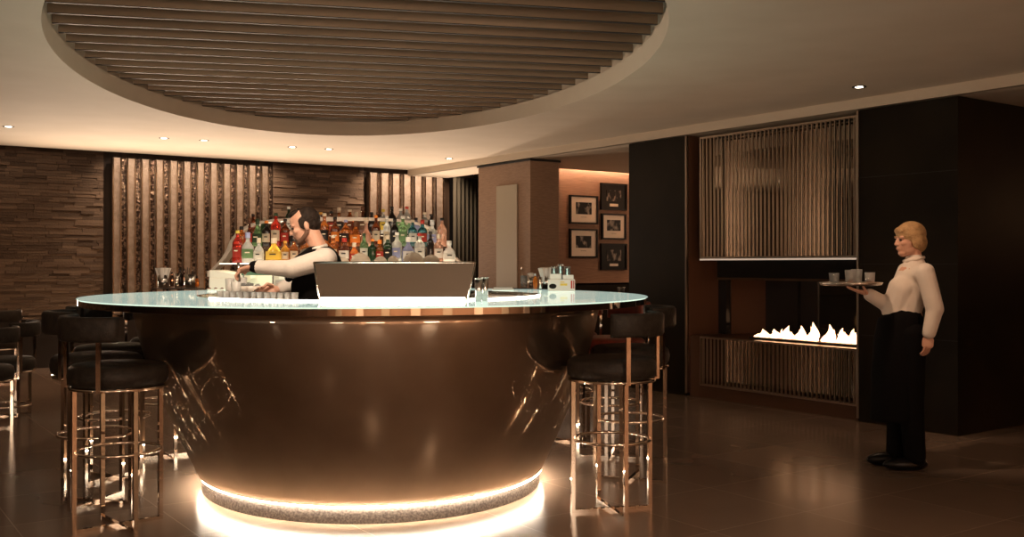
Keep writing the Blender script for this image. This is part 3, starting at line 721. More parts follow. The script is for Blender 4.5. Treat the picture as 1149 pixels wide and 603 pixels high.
# upside-down cream bowls in front of the bottles
zbowl = ZI - .16
bm = nb(); bx(bm, wx(345, zbowl), wx(508, zbowl), (zbowl - .07) * E, ZI * E - .025, zs1 - .012, zs1 - .002); bx(bm, wx(345, zbowl), wx(508, zbowl), (zbowl + .02) * E, (zbowl + .035) * E, HT * E + .001, zs1 - .0125); obj('front_ledge', bm, 'steel', di)
bowls = [(379, 12, 8), (385, 13, 6.5), (404.5, 21, 11), (427, 14, 7.5), (441, 12, 8), (464, 22, 11.5), (484, 18, 9)]
for i, (px, w, h) in enumerate(bowls):
    z = zbowl - .02 if i != 1 else zbowl - .045
    s = z * E / 1130; r = w * s / 2 * 1.1; hh = h * s * 1.05
    t = thing('upturned_bowl', 'upside-down cream bowl behind the steel screen, %s of the row' % ordn(i), 'bowl', (wx(px, z), z * E, zs1 - .002), 0, 'upturned cream bowls')
    bm = nb(); lathe(bm, [(r, 0), (r * 1.0, .006), (r * .93, hh * .4), (r * .75, hh * .7), (r * .45, hh * .93), (r * .25, hh * .97), (.001, hh * .97)], 24); obj('bowl_shell', bm, 'bowl', t, local=True)
    bm = nb(); lathe(bm, [(r * .24, hh * .96), (r * .26, hh * 1.03), (r * .18, hh * 1.03), (r * .16, hh * .98)], 16); obj('foot_rim', bm, 'bowl', t, local=True)
z = zbowl - .03; s = z * E / 1130
t = thing('mesh_strainer', 'small dark metal strainer bowl at the left end of the cream bowls', 'strainer', (wx(363, z), z * E, zs1 - .002))
bm = nb(); lathe(bm, [(.012, 0), (.026, .004), (.04, .016), (.048, .03), (.054, .031), (.046, .028), (.03, .010), (.001, .008)], 24); obj('strainer_bowl', bm, 'steel', t, local=True)
bm = nb(); lathe(bm, [(.001, .012), (.028, .014), (.044, .028), (.001, .027)], 20); obj('dark_contents', bm, 'rubber', t, local=True)

# ------------------------------------------------------------------ steel screen on the inner edge
ZS = 3.93
t = thing('steel_screen', 'wide mirror-steel screen with a glowing light strip at its foot, before the bartender', 'screen', (wx(441, ZS), ZS * E, HT * E))
def quad(bm, pts, th):
    f = [bm.verts.new(p) for p in pts]; b = [bm.verts.new(p + Vector((0, th, 0))) for p in pts]
    bm.faces.new(f); bm.faces.new(b[::-1])
    for i in range(4): bm.faces.new((f[i], f[(i + 1) % 4], b[(i + 1) % 4], b[i]))
zt = hgt(294.5, ZS) * E; z0_ = HT * E + .002
P_ = [Vector((wx(358.5, ZS), ZS * E - .0, z0_)), Vector((wx(524.5, ZS), ZS * E, z0_)), Vector((wx(533, ZS), ZS * E + .05, zt)), Vector((wx(350, ZS), ZS * E + .05, zt))]
bm = nb(); quad(bm, P_, .006); obj('steel_sheet', bm, 'mirror_steel', t)
bm = nb()
for a, b in ((3, 2), (0, 3), (1, 2)):
    tube(bm, [P_[a] + Vector((0, -.002, 0)), P_[b] + Vector((0, -.002, 0))], .0045, 8)
obj('edge_frame', bm, 'chrome', t)
bm = nb(); bx(bm, P_[0].x + .012, P_[1].x - .012, ZS * E - .03, ZS * E - .006, z0_, z0_ + .018); obj('foot_light_strip', bm, 'ledw', t)
for px in (372, 441, 510):
    bm = nb(); q = wx(px, ZS); quad(bm, [Vector((q - .012, ZS * E + .008, z0_)), Vector((q + .012, ZS * E + .008, z0_)), Vector((q + .012, ZS * E + .05, zt - .03)), Vector((q - .012, ZS * E + .05, zt - .03))], .01); obj('support_bracket', bm, 'steel', t)

# ------------------------------------------------------------------ things on the bar
def cz(px, py, h=None):
    h = HT if h is None else h
    z = (1 - h) * 1130 / (py - 297); return Vector((kx(px) * z * E, z * E, h * E))
def cup_bm(r0, r1, h, th=.0015, seg=20):
    bm = nb(); lathe(bm, [(r0, 0), (r1, h), (r1 - th, h), (r0 - th, .004), (.0005, .004)], seg); return bm
# left tray group
pl = cz(200, 324.5)
t = thing('bar_tray', 'thin black rubber tray under the tins at the left end of the bar top', 'tray', pl)
bm = nb(); lathe(bm, [(.20, 0), (.205, .002), (.205, .006), (.20, .006), (.001, .0055)], 36)
for v in bm.verts: v.co.y *= .45
obj('tray_mat', bm, 'rubber', t, local=True)
TZ = .0063
def straw_cup(px, py, label, r=.042, h=.10, top=.055, n=26, spread=.062, zoff=TZ, rs=.007):
    p = cz(px, py) + Vector((0, 0, zoff))
    t = thing('straw_cup', label, 'cup', p); obj('steel_cup', cup_bm(r * .85, r, h), 'steel', t, local=True)
    for k in range(n):
        a = 2 * PI * k / n + .3 * (k % 3); q = r * .72 * (.55 + .45 * (k % 2)); sp = spread * (.75 + .25 * (k % 2))
        bm = nb(); tube(bm, [(q * .5 * math.cos(a), q * .5 * math.sin(a), .01), (sp * math.cos(a) * .9, sp * math.sin(a) * .9, h + top)], rs, 6); obj('napkin_fold' if rs != .007 else 'straw', bm, 'paper', t, local=True)
straw_cup(183, 324, 'steel cup packed with white straws at the far left of the bar top')
def jigger(p, label, r=.02, h=.09):
    t = thing('jigger', label, 'jigger', p)
    bm = nb(); lathe(bm, [(r * .8, 0), (r * .45, h * .40), (r * .45, h * .44), (r, h), (r - .0015, h), (r * .35, h * .46), (.0004, h * .46)], 20); obj('double_cone', bm, 'chrome', t, local=True)
    bm = nb(); lathe(bm, [(r * .5, h * .39), (r * .56, h * .42), (r * .5, h * .45)], 16, cap=False); obj('waist_band', bm, 'steel', t, local=True)
jigger(cz(198.5, 324) + Vector((0, 0, TZ)), 'steel jigger standing between the straw cup and the open tin, left end', .026, .115)
for k, (px, hh, c) in enumerate(((193, .12, 'brown'), (202.5, .15, 'dark'), (206.5, .145, 'brown'))):
    make_bottle(cz(px, 322.5) + Vector((0, 0, TZ)), 'slim', .019, hh, c, 'black', None, 'small %s dropper bottle, %s of three on the left tray' % ('dark', ('leftmost', 'middle', 'rightmost')[k]), 'small dropper bottles on the left tray', name='dropper_bottle')
t = thing('steel_tin', 'open steel tin holding dark stirrers on the left tray', 'tin', cz(213, 324) + Vector((0, 0, TZ)))
obj('tin_body', cup_bm(.040, .043, .105), 'steel', t, local=True)
for k in range(5):
    bm = nb(); a = k * 1.25; tube(bm, [(.012 * math.cos(a), .012 * math.sin(a), .01), (.03 * math.cos(a), .03 * math.sin(a), .145 + .008 * (k % 3))], .0025, 6); obj('stirrer', bm, 'rubber', t, local=True)
make_bottle(cz(221, 322.5) + Vector((0, 0, TZ)), 'slim', .022, .085, 'orange', 'black', None, 'small orange bottle at the right end of the left tray', None, name='dropper_bottle')

# right group
p = cz(603, 324.5)
t = thing('bar_tray', 'thin black rubber tray under the cups at the right end of the bar top', 'tray', p)
bm = nb(); bx(bm, -.21, .16, -.06, .06, 0, .006); obj('tray_mat', bm, 'rubber', t, local=True, bevel=.003)
straw_cup(613, 324.5, 'steel cup of folded white napkins on the right tray', .037, .095, .062, 14, .058, TZ, [.010, .017])
tn = C.objects[-1]
def tin(px, py, label, r=.03, h=.16, off=0, m='steel'):
    t = thing('shaker_tin', label, 'shaker', cz(px, py) + Vector((0, 0, off)))
    obj('tin_body', cup_bm(r * .74, r, h), m, t, local=True)
    bm = nb(); tube(bm, [(r * math.cos(2 * PI * i / 24), r * math.sin(2 * PI * i / 24), h) for i in range(24)], .0018, 6, True); obj('rolled_lip', bm, 'chrome', t, local=True)
tin(537, 338.5, 'tall steel shaker tin standing right of the steel screen, left one of the pair', .022, .118)
tin(544, 338, 'tall steel shaker tin standing right of the steel screen, right one of the pair', .020, .122)
t = thing('stirring_glass', 'glass on the right tray holding a bar spoon', 'glass', cz(588, 324) + Vector((0, 0, TZ)))
obj('glass_wall', cup_bm(.024, .03, .095, .002), 'clear', t, local=True)
bm = nb(); tube(bm, [(0, 0, .008), (-.02, 0, .15)], .002, 6); ellip(bm, (-.021, 0, .155), (.006, .003, .012)); obj('bar_spoon', bm, 'chrome', t, local=True)
tin(596, 323.6, 'steel tin with a crumpled white napkin on the right tray', .026, .085, TZ)
bm = nb(); ellip(bm, (0, 0, 0), (.028, .02, .02), (0, .3, 0), 10, 6)
pp = cz(596, 323.6) + Vector((0, 0, TZ + .098))
for v in bm.verts: v.co = v.co * (1 + .2 * math.sin(v.co.x * 300) * math.cos(v.co.z * 260)) + pp
tag(obj('crumpled_napkin', bm, 'paper'), 'crumpled white napkin stuffed in the steel tin on the right tray', 'napkin')
make_bottle(cz(600.5, 325.5) + Vector((0, 0, TZ)), 'slim', .020, .115, 'orange', 'silver', None, 'amber bitters bottle with a silver spout on the right tray', None, name='bitters_bottle')
jigger(cz(606.5, 325) + Vector((0, 0, TZ)), 'narrow steel jigger beside the amber bitters bottle, right tray', .014, .088)
# white box of packets and jars
p = cz(631, 327)
t = thing('caddy', 'white box caddy with a dark oval label at the right of the bar top', 'caddy', p, .05)
bm = nb(); bx(bm, -.10, .085, -.045, .045, 0, .085); obj('box_body', bm, 'paper', t, local=True, bevel=.004)
bm = nb(); ellip(bm, (-.072, -.0455, .036), (.026, .002, .018)); obj('oval_label', bm, 'frame', t, local=True)
bm = nb(); bx(bm, -.02, .03, -.047, -.0455, .04, .055); bx(bm, -.02, .01, -.047, -.0455, .062, .068); obj('yellow_print', bm, flat('yellow'), t, local=True)
bm = nb(); bx(bm, .055, .066, -.047, -.0455, .02, .075); bx(bm, .072, .080, -.047, -.0455, .02, .075); obj('red_print', bm, flat('red'), t, local=True)
bm = nb(); bx(bm, -.085, -.01, -.04, .04, .0852, .122); bx(bm, .0, .075, -.04, .04, .0852, .115); obj('paper_stack', bm, 'white_fill', t, local=True)
for k, (dx, h) in enumerate(((-.055, .125), (-.008, .14), (.04, .125))):
    q = p + Vector((dx, .09, 0))
    t = thing('glass_jar', 'clear glass jar behind the white caddy, %s of three' % ('leftmost', 'middle', 'rightmost')[k], 'jar', q, 0, 'glass jars behind the white caddy')
    obj('jar_wall', cup_bm(.021, .023, h + .035, .002), 'clear', t, local=True)
    bm = nb(); lathe(bm, [(.001, .005), (.0165, .005), (.0165, h * .7), (.001, h * .7)], 14); obj('jar_contents', bm, 'white_fill', t, local=True)
    bm = nb(); lathe(bm, [(.0205, h + .036), (.0225, h + .037), (.0225, h + .05), (.001, h + .052)], 16); obj('jar_lid', bm, 'clear', t, local=True)
# chopping board and tools between screen and right tray
t = thing('cutting_board', 'pale cutting board on the inner worktop right of the shaker tins', 'board', cz(571, 335.2, HW) + Vector((-.03, .12, .0)), .35)
bm = nb(); bx(bm, -.12, .12, -.07, .07, .0, .012); obj('board_slab', bm, 'paper', t, local=True, bevel=.003)
bm = nb(); bx(bm, -.05, .06, -.06, -.045, .0125, .016); obj('board_groove', bm, 'white_lacquer', t, local=True)
q = cz(585, 330.5)
t = thing('bar_spoon', 'long curved bar spoon lying on the glass top before the right tray', 'spoon', q)
bm = nb(); tube(bm, [(-.19, .05, .006), (-.08, .02, .006), (.03, -.0, .006), (.09, -.03, .007), (.10, -.045, .008)], .003, 8); obj('spoon_handle', bm, 'chrome', t, local=True)
bm = nb(); ellip(bm, (-.20, .052, .006), (.016, .01, .004)); obj('spoon_bowl', bm, 'chrome', t, local=True)
t = thing('folded_cloth', 'folded white bar cloth on the glass top in front of the cups', 'cloth', cz(566, 326) )
bm = nb(); bx(bm, -.09, .07, -.05, .05, 0, .012); bx(bm, -.08, .06, -.045, .045, .012, .022); obj('cloth_folds', bm, 'paper', t, local=True, bevel=.005)

# garnish glasses on the inner worktop
fills = ['white_fill', 'white_fill', 'pink_fill', 'white_fill', 'white_fill', 'white_fill', 'yellow_fill', 'white_fill', 'pink_fill', 'orange_fill', 'white_fill', 'orange_fill']
names = {'white_fill': 'white sugar', 'pink_fill': 'pink berries', 'yellow_fill': 'lemon twists', 'orange_fill': 'orange peel'}
def ellpt(r, deg):
    p = ell(BT[0], BT[1], r, 1.1, TB, math.radians(deg)); return Vector((p.x, p.y, HW * E))
cnt = 0
for k in range(12):
    px = 247 + k * 7.6
    # place on the worktop band close to its outer edge
    best = min((abs((ellpt(.735, d / 2).x / ellpt(.735, d / 2).y) - kx(px)), d / 2) for d in range(380, 600))[1]
    q = ellpt(.735, best)
    t = thing('garnish_glass', 'small glass of %s left of the bartender, %s of the row' % (names[fills[k]], ordn(k)), 'glass', q, 0, 'garnish glasses along the front of the worktop')
    obj('glass_wall', cup_bm(.016, .020, .058, .0015, 14), 'frost', t, local=True)
    bm = nb(); lathe(bm, [(.001, .004), (.0142, .004), (.0175, .046), (.001, .05)], 12); obj('glass_contents', bm, fills[k], t, local=True)
for k, (px, py, h) in enumerate(((258, 329, .115), (265, 331, .10), (272, 328, .12), (314, 327, .10))):
    q = cz(px, py + 4, HW)
    t = thing('mixing_glass', 'tall clear mixing glass standing behind the garnish glasses, %s of four' % ('leftmost', 'second', 'third', 'rightmost')[k], 'glass', q, 0, 'mixing glasses by the well')
    obj('glass_wall', cup_bm(.024, .030, h, .002, 18), 'frost', t, local=True)
    bm = nb(); lathe(bm, [(.001, .006), (.022, .006), (.025, h * .5), (.001, h * .5)], 14); obj('glass_contents', bm, 'white_fill', t, local=True)
q = cz(278, 332.5, HW) + Vector((0, .06, 0))
t = thing('ice_bowl', 'white bowl of ice in front of the bartender', 'bowl', q)
bm = nb(); lathe(bm, [(.05, 0), (.085, .03), (.10, .065), (.096, .065), (.08, .032), (.001, .01)], 28); obj('bowl_shell', bm, 'white_lacquer', t, local=True)
bm = nb()
for k in range(22):
    a = rnd.uniform(0, 2 * PI); r = rnd.uniform(0, .07)
    T = Matrix.Translation((r * math.cos(a), r * math.sin(a), .058 + rnd.uniform(-.008, .012))) @ Matrix.Rotation(a, 4, 'X') @ Matrix.Rotation(a * 2, 4, 'Z')
    bx(bm, -.013, .013, -.013, .013, -.013, .013, T)
tag(obj('ice_heap', bm, 'clear', t, local=True), None, None, None, 'stuff')
# small fruit bowl row by the white display end
for k, px in enumerate((236, 243, 250)):
    q = cz(px, 326.2) + Vector((0, -.02, 0))
    t = thing('cherry_dish', 'tiny dish of dark cherries by the white display end, %s of three' % ('leftmost', 'middle', 'rightmost')[k], 'dish', q, 0, 'tiny cherry dishes')
    obj('dish', cup_bm(.014, .02, .014, .0015, 16), 'white_lacquer', t, local=True)
    bm = nb(); ellip(bm, (0, 0, .013), (.013, .013, .009), seg=12, rings=8); obj('cherries', bm, 'red_leather', t, local=True)
# table plant in the far room behind the right tip
pz = 9.6
t = thing('table_candle', 'tiny lit glass candle on a dark side table beyond the bar', 'candle', W(697, 330, pz))
bm = nb(); q = .0
obj('candle_glass', cup_bm(.035, .05, .085, .003), 'clear', t, local=True)
bm = nb(); lathe(bm, [(.001, .004), (.028, .004), (.028, .045), (.001, .045)], 16); obj('candle_wax', bm, 'bowl', t, local=True)
bm = nb(); lathe(bm, [(.004, .045), (.009, .055), (.001, .078)], 8); obj('wick_flame', bm, 'flame', t, local=True)
tp = W(697, 330, pz)
t = thing('side_table', 'dark round side table beyond the right tip of the bar', 'table', (tp.x, tp.y, 0))
bm = nb(); lathe(bm, [(.001, tp.z - .03), (.3, tp.z - .03), (.3, tp.z - .002), (.001, tp.z - .002)], 32); obj('table_top', bm, 'black_panel', t, local=True)
bm = nb(); lathe(bm, [(.03, .02), (.03, tp.z - .03)], 16); obj('pedestal', bm, 'chrome', t, local=True)
bm = nb(); lathe(bm, [(.2, 0), (.2, .012), (.03, .02)], 32); obj('foot_plate', bm, 'chrome', t, local=True)
# green mat under the bartender's wrist
t = thing('bar_mat', 'green rubber bar mat on the white display ledge by the bartender\'s wrist', 'mat', W(291, 309, 5.45))
bm = nb(); bx(bm, -.11, .13, -.08, .10, 0, .05); obj('mat_slab', bm, 'green_mat', t, local=True, bevel=.004)
bm = nb(); bx(bm, -.10, -.088, -.07, .09, HT * E - W(291, 309, 5.45).z, 0); obj('steel_leg', bm, 'steel', t, local=True)
bm = nb(); bx(bm, .108, .12, -.07, .09, HT * E - W(291, 309, 5.45).z, 0); obj('steel_leg', bm, 'steel', t, local=True)

# ------------------------------------------------------------------ people
def px2(px, py, z, dy=0):
    p = W(px, py, z); return Vector((p.x, p.y, p.z)) if not dy else Vector((kx(px) * (z * E + dy), z * E + dy, E - (py - 297) / 1130 * (z * E + dy)))
def head(bm, c, f, up, s=1.0):
    """c = centre of the skull, f = facing, up = crown direction; s = head height / .23"""
    f = f.normalized(); up = (up - f * up.dot(f)).normalized(); l = up.cross(f)
    Rm = Matrix((f, l, up)).transposed()
    eul = Rm.to_euler()
    P = lambda x, y, z: c + (f * x + l * y + up * z) * s
    ellip(bm, P(-.012, 0, .035), (.098 * s, .076 * s, .085 * s), eul)
    ellip(bm, P(.030, 0, -.020), (.058 * s, .060 * s, .080 * s), eul)
    ellip(bm, P(.045, 0, -.083), (.036 * s, .036 * s, .026 * s), eul)     # chin
    ellip(bm, P(.012, .035, -.062), (.050 * s, .022 * s, .030 * s), eul); ellip(bm, P(.012, -.035, -.062), (.050 * s, .022 * s, .030 * s), eul)  # jaw
    capsule(bm, P(.084, 0, .014), P(.100, 0, -.020), .0075 * s, .0105 * s)  # nose
    for sg in (-1, 1):
        ellip(bm, P(.092, sg * .009, -.024), (.010 * s, .008 * s, .007 * s), eul)
        ellip(bm, P(.070, sg * .030, .026), (.020 * s, .024 * s, .009 * s), eul)  # brow
        ellip(bm, P(.055, sg * .038, -.015), (.030 * s, .020 * s, .020 * s), eul)  # cheek
        ellip(bm, P(-.008, sg * .076, -.005), (.018 * s, .009 * s, .031 * s), eul)  # ear
    ellip(bm, P(.082, 0, -.048), (.012 * s, .022 * s, .006 * s), eul)
    ellip(bm, P(.080, 0, -.058), (.012 * s, .019 * s, .006 * s), eul)
    return P, eul
def hand(bm, wrist, d, palm_n, curl=.5, s=1.0, thumb=1, grip=0.0):
    """d = direction wrist->fingers, palm_n = direction the palm faces"""
    d = d.normalized(); n = (palm_n - d * palm_n.dot(d)).normalized(); sd = d.cross(n)
    c0 = wrist + d * .045 * s
    q = Matrix((d, sd, n)).transposed().to_euler()
    ellip(bm, c0, (.050 * s, .040 * s, .016 * s), q)
    ellip(bm, c0 + d * .02 * s, (.036 * s, .041 * s, .014 * s), q)
    for k, (off, L) in enumerate(((-.031, .060), (-.011, .073), (.010, .078), (.030, .070))):
        p = c0 + d * (.040 * s) + sd * off * s * (thumb)
        ang = curl * .9; L *= s
        segs = [.45, .32, .23]; r = [.0095 * s, .0088 * s, .008 * s, .0068 * s]
        cur = p; a = ang * .6
        for j in range(3):
            nx = cur + (d * math.cos(a) + n * math.sin(a)) * L * segs[j]
            capsule(bm, cur, nx, r[j], r[j + 1], 8); cur = nx; a += ang
    tb = c0 - d * .012 * s + sd * .034 * s * thumb
    t1 = tb + (d * .55 + sd * .65 * thumb + n * .45).normalized() * .034 * s
    t2 = t1 + (d * .80 + sd * (.15 - grip) * thumb + n * .6).normalized() * .032 * s
    capsule(bm, tb, t1, .014 * s, .011 * s, 8); capsule(bm, t1, t2, .011 * s, .0085 * s, 8)
def facial(t, P, s, beard=False, hairm='dark_hair'):
    for sg in (-1, 1):
        bm = nb(); ellip(bm, P(.0785, sg * .030, .008), (.010 * s, .012 * s, .007 * s), seg=12, rings=8); obj('eye', bm, 'eye', t)
        bm = nb(); tube(bm, [P(.088, sg * .014, .028), P(.089, sg * .030, .034), P(.074, sg * .048, .028)], [.003 * s, .0035 * s, .002 * s], 6); obj('eyebrow', bm, hairm, t)
    bm = nb(); tube(bm, [P(.080, .018, -.052), P(.0925, 0, -.052), P(.080, -.018, -.052)], [.002 * s, .0042 * s, .002 * s], 6); obj('lips', bm, 'lips', t)

# bartender
ZB = 4.9
def b(px, py, dy=0): return px2(px, py, ZB, dy)
bt = thing('person', 'bartender in white shirt, black waistcoat and tie, reaching left with both hands inside the bar', 'person', (b(352, 300).x, ZB * E, 0))
bm = nb()
hc = b(341.5, 254.5); f = Vector((-1, -.28, -.36)); up = Vector((-.22, 0, 1))
P, eul = head(bm, hc, f, up, .97)
neck = b(357, 281)
chain(bm, [P(-.035, 0, -.05), neck + Vector((0, 0, .02)), neck + Vector((.02, 0, -.05))], [.052, .056, .07])
shN, shF = b(364, 291, -.17), b(348, 290, .17)
hip = b(354, 352)
chain(bm, [neck + Vector((.01, 0, -.06)), b(356, 325), hip], [.10, .12, .13])
# legs (behind the counter)
for sg in (-1, 1):
    h0 = hip + Vector((0, sg * .09, 0)); kn = h0 + Vector((-.03, sg * .02, -.40)); an = Vector((h0.x + .02, h0.y + sg * .03, .09))
    chain(bm, [h0, kn, an], [.085, .058, .042]); capsule(bm, an + Vector((.02, 0, -.05)), an + Vector((-.17, 0, -.06)), .038, .03)
elN = b(327, 302, -.24); wrN = b(285, 299.5, -.17)
chain(bm, [shN, elN, wrN], [.055, .042, .027]); hand(bm, wrN, Vector((-1, .0, -.30)), Vector((.25, .3, -1)), 1.0, 1.1, -1, .4)
elF = b(345, 313, .22); wrF = b(312, 325, .06)
chain(bm, [shF, elF, wrF], [.055, .042, .027]); hand(bm, wrF, Vector((-1, -.1, -.12)), Vector((-.1, -.8, -.5)), .8, 1.08, 1, .4)
obj('body', bm, 'skin', bt, remesh=.0055, sm=3)
facial(bt, P, .97)
# hair: cap over the rear of the skull with receding temples
bm = nb(); s = .97
ellip(bm, P(-.034, 0, .040), (.086 * s, .081 * s, .086 * s), eul); ellip(bm, P(-.055, 0, .0), (.056 * s, .072 * s, .062 * s), eul)
ellip(bm, P(.030, 0, .098), (.052 * s, .042 * s, .026 * s), eul)
for sg in (-1, 1): ellip(bm, P(.012, sg * .070, .020), (.024 * s, .012 * s, .042 * s), eul)
obj('hair', bm, 'dark_hair', bt, remesh=.005, sm=3)
bm = nb()
ellip(bm, P(.050, 0, -.084), (.040 * s, .039 * s, .029 * s), eul)
for sg in (-1, 1):
    chain(bm, [P(.055, sg * .026, -.082), P(.024, sg * .052, -.066), P(.002, sg * .064, -.044), P(-.004, sg * .068, -.008)], [.020 * s, .017 * s, .015 * s, .009 * s], 8)
    capsule(bm, P(.086, sg * .018, -.046), P(.076, sg * .028, -.066), .006 * s, .010 * s)
capsule(bm, P(.0885, .018, -.042), P(.0885, -.018, -.042), .006 * s, .006 * s)
obj('beard', bm, 'beard', bt, remesh=.005, sm=2)
# shirt
bm = nb()
chain(bm, [neck + Vector((.012, 0, -.012)), neck + Vector((.015, 0, -.06))], [.062, .085])
chain(bm, [shF + Vector((.0, -.02, 0)), shN + Vector((.0, .04, 0))], [.075, .075])
chain(bm, [b(358, 297), b(357, 322), hip], [.13, .135, .14])
chain(bm, [shN, elN, wrN + (elN - wrN).normalized() * .025], [.072, .060, .042])
chain(bm, [shF, elF, wrF + (elF - wrF).normalized() * .03], [.070, .062, .044])
obj('shirt', bm, 'white_cloth', bt, remesh=.008, sm=5)
bm = nb()
tube(bm, [neck + Vector((.062, -.03, .03)), neck + Vector((.0, -.078, .008)), neck + Vector((-.062, -.040, -.02)), neck + Vector((-.085, .0, -.035))], [.012, .016, .015, .010], 8); obj('collar', bm, 'white_cloth', bt)
bm = nb()
chain(bm, [b(359, 299, .0), b(357, 322), hip + Vector((0, 0, -.02))], [.143, .152, .156])
chain(bm, [b(352, 302, -.07), b(345, 322, -.07), b(346, 345, -.05)], [.08, .105, .11])
chain(bm, [b(360, 284, -.085), b(352, 294, -.13)], [.03, .05]); chain(bm, [neck + Vector((.03, -.05, -.01)), b(345, 284, -.14), b(335, 292, -.14)], [.022, .024, .03])
obj('waistcoat', bm, 'black_cloth', bt, remesh=.007, sm=3)
bm = nb(); k0 = neck + Vector((-.105, -.075, -.05)); k1 = k0 + Vector((-.05, -.03, -.045))
chain(bm, [k0, k0 + Vector((-.014, -.005, -.018))], [.020, .016], 8); chain(bm, [k0 + Vector((-.014, -.005, -.018)), k1, k1 + Vector((-.01, 0, -.08))], [.013, .024, .028], 8); obj('tie', bm, 'black_cloth', bt, remesh=.004, sm=2)
bm = nb()
for sg in (-1, 1):
    h0 = hip + Vector((0, sg * .09, 0)); kn = h0 + Vector((-.03, sg * .02, -.40)); an = Vector((h0.x + .02, h0.y + sg * .03, .09)); chain(bm, [h0, kn, an], [.115, .082, .075])
chain(bm, [hip, hip + Vector((0, 0, -.1))], [.15, .15]); obj('trousers', bm, 'black_cloth', bt, remesh=.01, sm=4)
for sg in (-1, 1):
    h0 = hip + Vector((0, sg * .09, 0)); an = Vector((h0.x + .02, h0.y + sg * .03, .0))
    bm = nb(); ellip(bm, an + Vector((-.07, 0, .04)), (.15, .05, .045)); bmesh.ops.bisect_plane(bm, geom=bm.verts[:] + bm.edges[:] + bm.faces[:], plane_co=(0, 0, .002), plane_no=(0, 0, 1), clear_inner=True); obj('shoe', bm, 'shoe', bt)
wd = (elN - wrN).normalized()
bm = nb(); capsule(bm, wrN - wd * .0, wrN + wd * .022, .036, .042); obj('black_cuff', bm, 'black_cloth', bt)
# tools in his hands
hN = wrN + Vector((-1, 0, -.30)).normalized() * .085
t = thing('muddler', 'dark slim muddler gripped in the bartender\'s nearer hand', 'bar tool', hN + Vector((-.01, 0, -.09)))
bm = nb(); tube(bm, [hN + Vector((-.012, -.02, .05)), hN + Vector((-.004, -.02, -.075))], [.009, .007], 10); obj('shaft', bm, 'steel', t)
bm = nb(); ellip(bm, hN + Vector((-.003, -.02, -.085)), (.012, .012, .014), seg=12, rings=8); obj('tip', bm, 'rubber', t)
hF = wrF + Vector((-1, -.15, .05)).normalized() * .09
t = thing('serving_tongs', 'bright steel tongs held in the bartender\'s farther hand over the ice', 'tongs', hF + Vector((-.05, 0, -.05)))
for sg in (-1, 1):
    bm = nb(); tube(bm, [hF + Vector((.05, -.03, .03)), hF + Vector((-.03, -.035 + sg * .012, .0)), hF + Vector((-.12, -.035 + sg * .006, -.05))], [.003, .004, .004], 6); obj('tong_arm', bm, 'chrome', t)

# waiter
ZW = 4.956
def w(px, py, dy=0): return px2(px, py, ZW, dy)
wt = thing('person', 'waiter in white shirt and long black apron walking left with a tray of glasses', 'person', (w(1018, 300).x, ZW * E, 0))
bm = nb()
hc = w(1020, 270.5); f = Vector((-1, -.12, -.04)); up = Vector((0, 0, 1)); s = .93
P, eul = head(bm, hc, f, up, s)
neck = w(1026, 291)
chain(bm, [P(-.03, 0, -.05), neck, neck + Vector((.005, 0, -.05))], [.045, .048, .06])
shN, shF = w(1038, 306, -.155), w(1017, 305, .155)
hip = w(1017, 372)
chain(bm, [w(1024, 312), w(1016, 345), hip], [.10, .095, .115])
legs = []
for sg, kx_, ax in ((-1, .0, .02), (1, -.01, -.03)):
    h0 = hip + Vector((0, sg * .075, -.03)); kn = Vector((h0.x + kx_, h0.y, .46)); an = Vector((h0.x + ax, h0.y + sg * .01, .085)); legs.append((h0, kn, an))
    chain(bm, [h0, kn, an], [.082, .055, .038])
    capsule(bm, an + Vector((.03, 0, -.045)), an + Vector((-.15, -.0, -.055)), .034, .026)
# near arm hangs, far arm carries the tray
elN = w(1049, 347, -.19); wrN = w(1042, 376, -.20)
chain(bm, [shN, elN, wrN], [.048, .038, .025]); hand(bm, wrN, Vector((-.10, 0, -1)), Vector((-.55, .8, 0)), .45, .92, 1)
elF = w(1000, 345, .05); wrF = w(974, 330, -.02)
shF2 = shF
chain(bm, [shF2, elF, wrF], [.048, .038, .025]); hand(bm, wrF, Vector((-1, -.1, .28)), Vector((.25, 0, 1)), .10, .92, -1)
obj('body', bm, 'skin', wt, remesh=.0055, sm=3)
facial(wt, P, s, hairm='blond_hair')
bm = nb()
ellip(bm, P(-.018, 0, .048), (.106 * s, .085 * s, .090 * s), eul); ellip(bm, P(-.062, 0, -.012), (.062 * s, .078 * s, .078 * s), eul)
for sg in (-1, 1): ellip(bm, P(-.028, sg * .070, -.004), (.045 * s, .018 * s, .060 * s), eul)
ellip(bm, P(.060, 0, .072), (.036 * s, .058 * s, .030 * s), eul)
obj('hair', bm, 'blond_hair', wt, remesh=.005, sm=3)
bm = nb()
chain(bm, [neck + Vector((0, 0, -.005)), neck + Vector((0, 0, -.05))], [.057, .08])
chain(bm, [shF + Vector((.0, -.03, -.01)), shN + Vector((-.0, .04, -.01))], [.064, .064])
chain(bm, [w(1025, 316), w(1015, 344), w(1012, 358)], [.118, .112, .112])
chain(bm, [w(1012, 325, -.03), w(1006, 348)], [.09, .095])
chain(bm, [shN, elN, wrN + (elN - wrN) * .08], [.062, .056, .042])
chain(bm, [shF, elF, wrF + (elF - wrF) * .08], [.062, .056, .042])
obj('shirt', bm, 'white_cloth', wt, remesh=.008, sm=5)
bm = nb(); tube(bm, [neck + Vector((.05, -.035, .012)), neck + Vector((-.01, -.058, 0)), neck + Vector((-.058, -.025, -.012)), neck + Vector((-.062, .02, -.012))], [.010, .013, .012, .009], 8); obj('collar', bm, 'white_cloth', wt)
bm = nb()
chain(bm, [w(1012, 362), w(1012, 380)], [.135, .15])
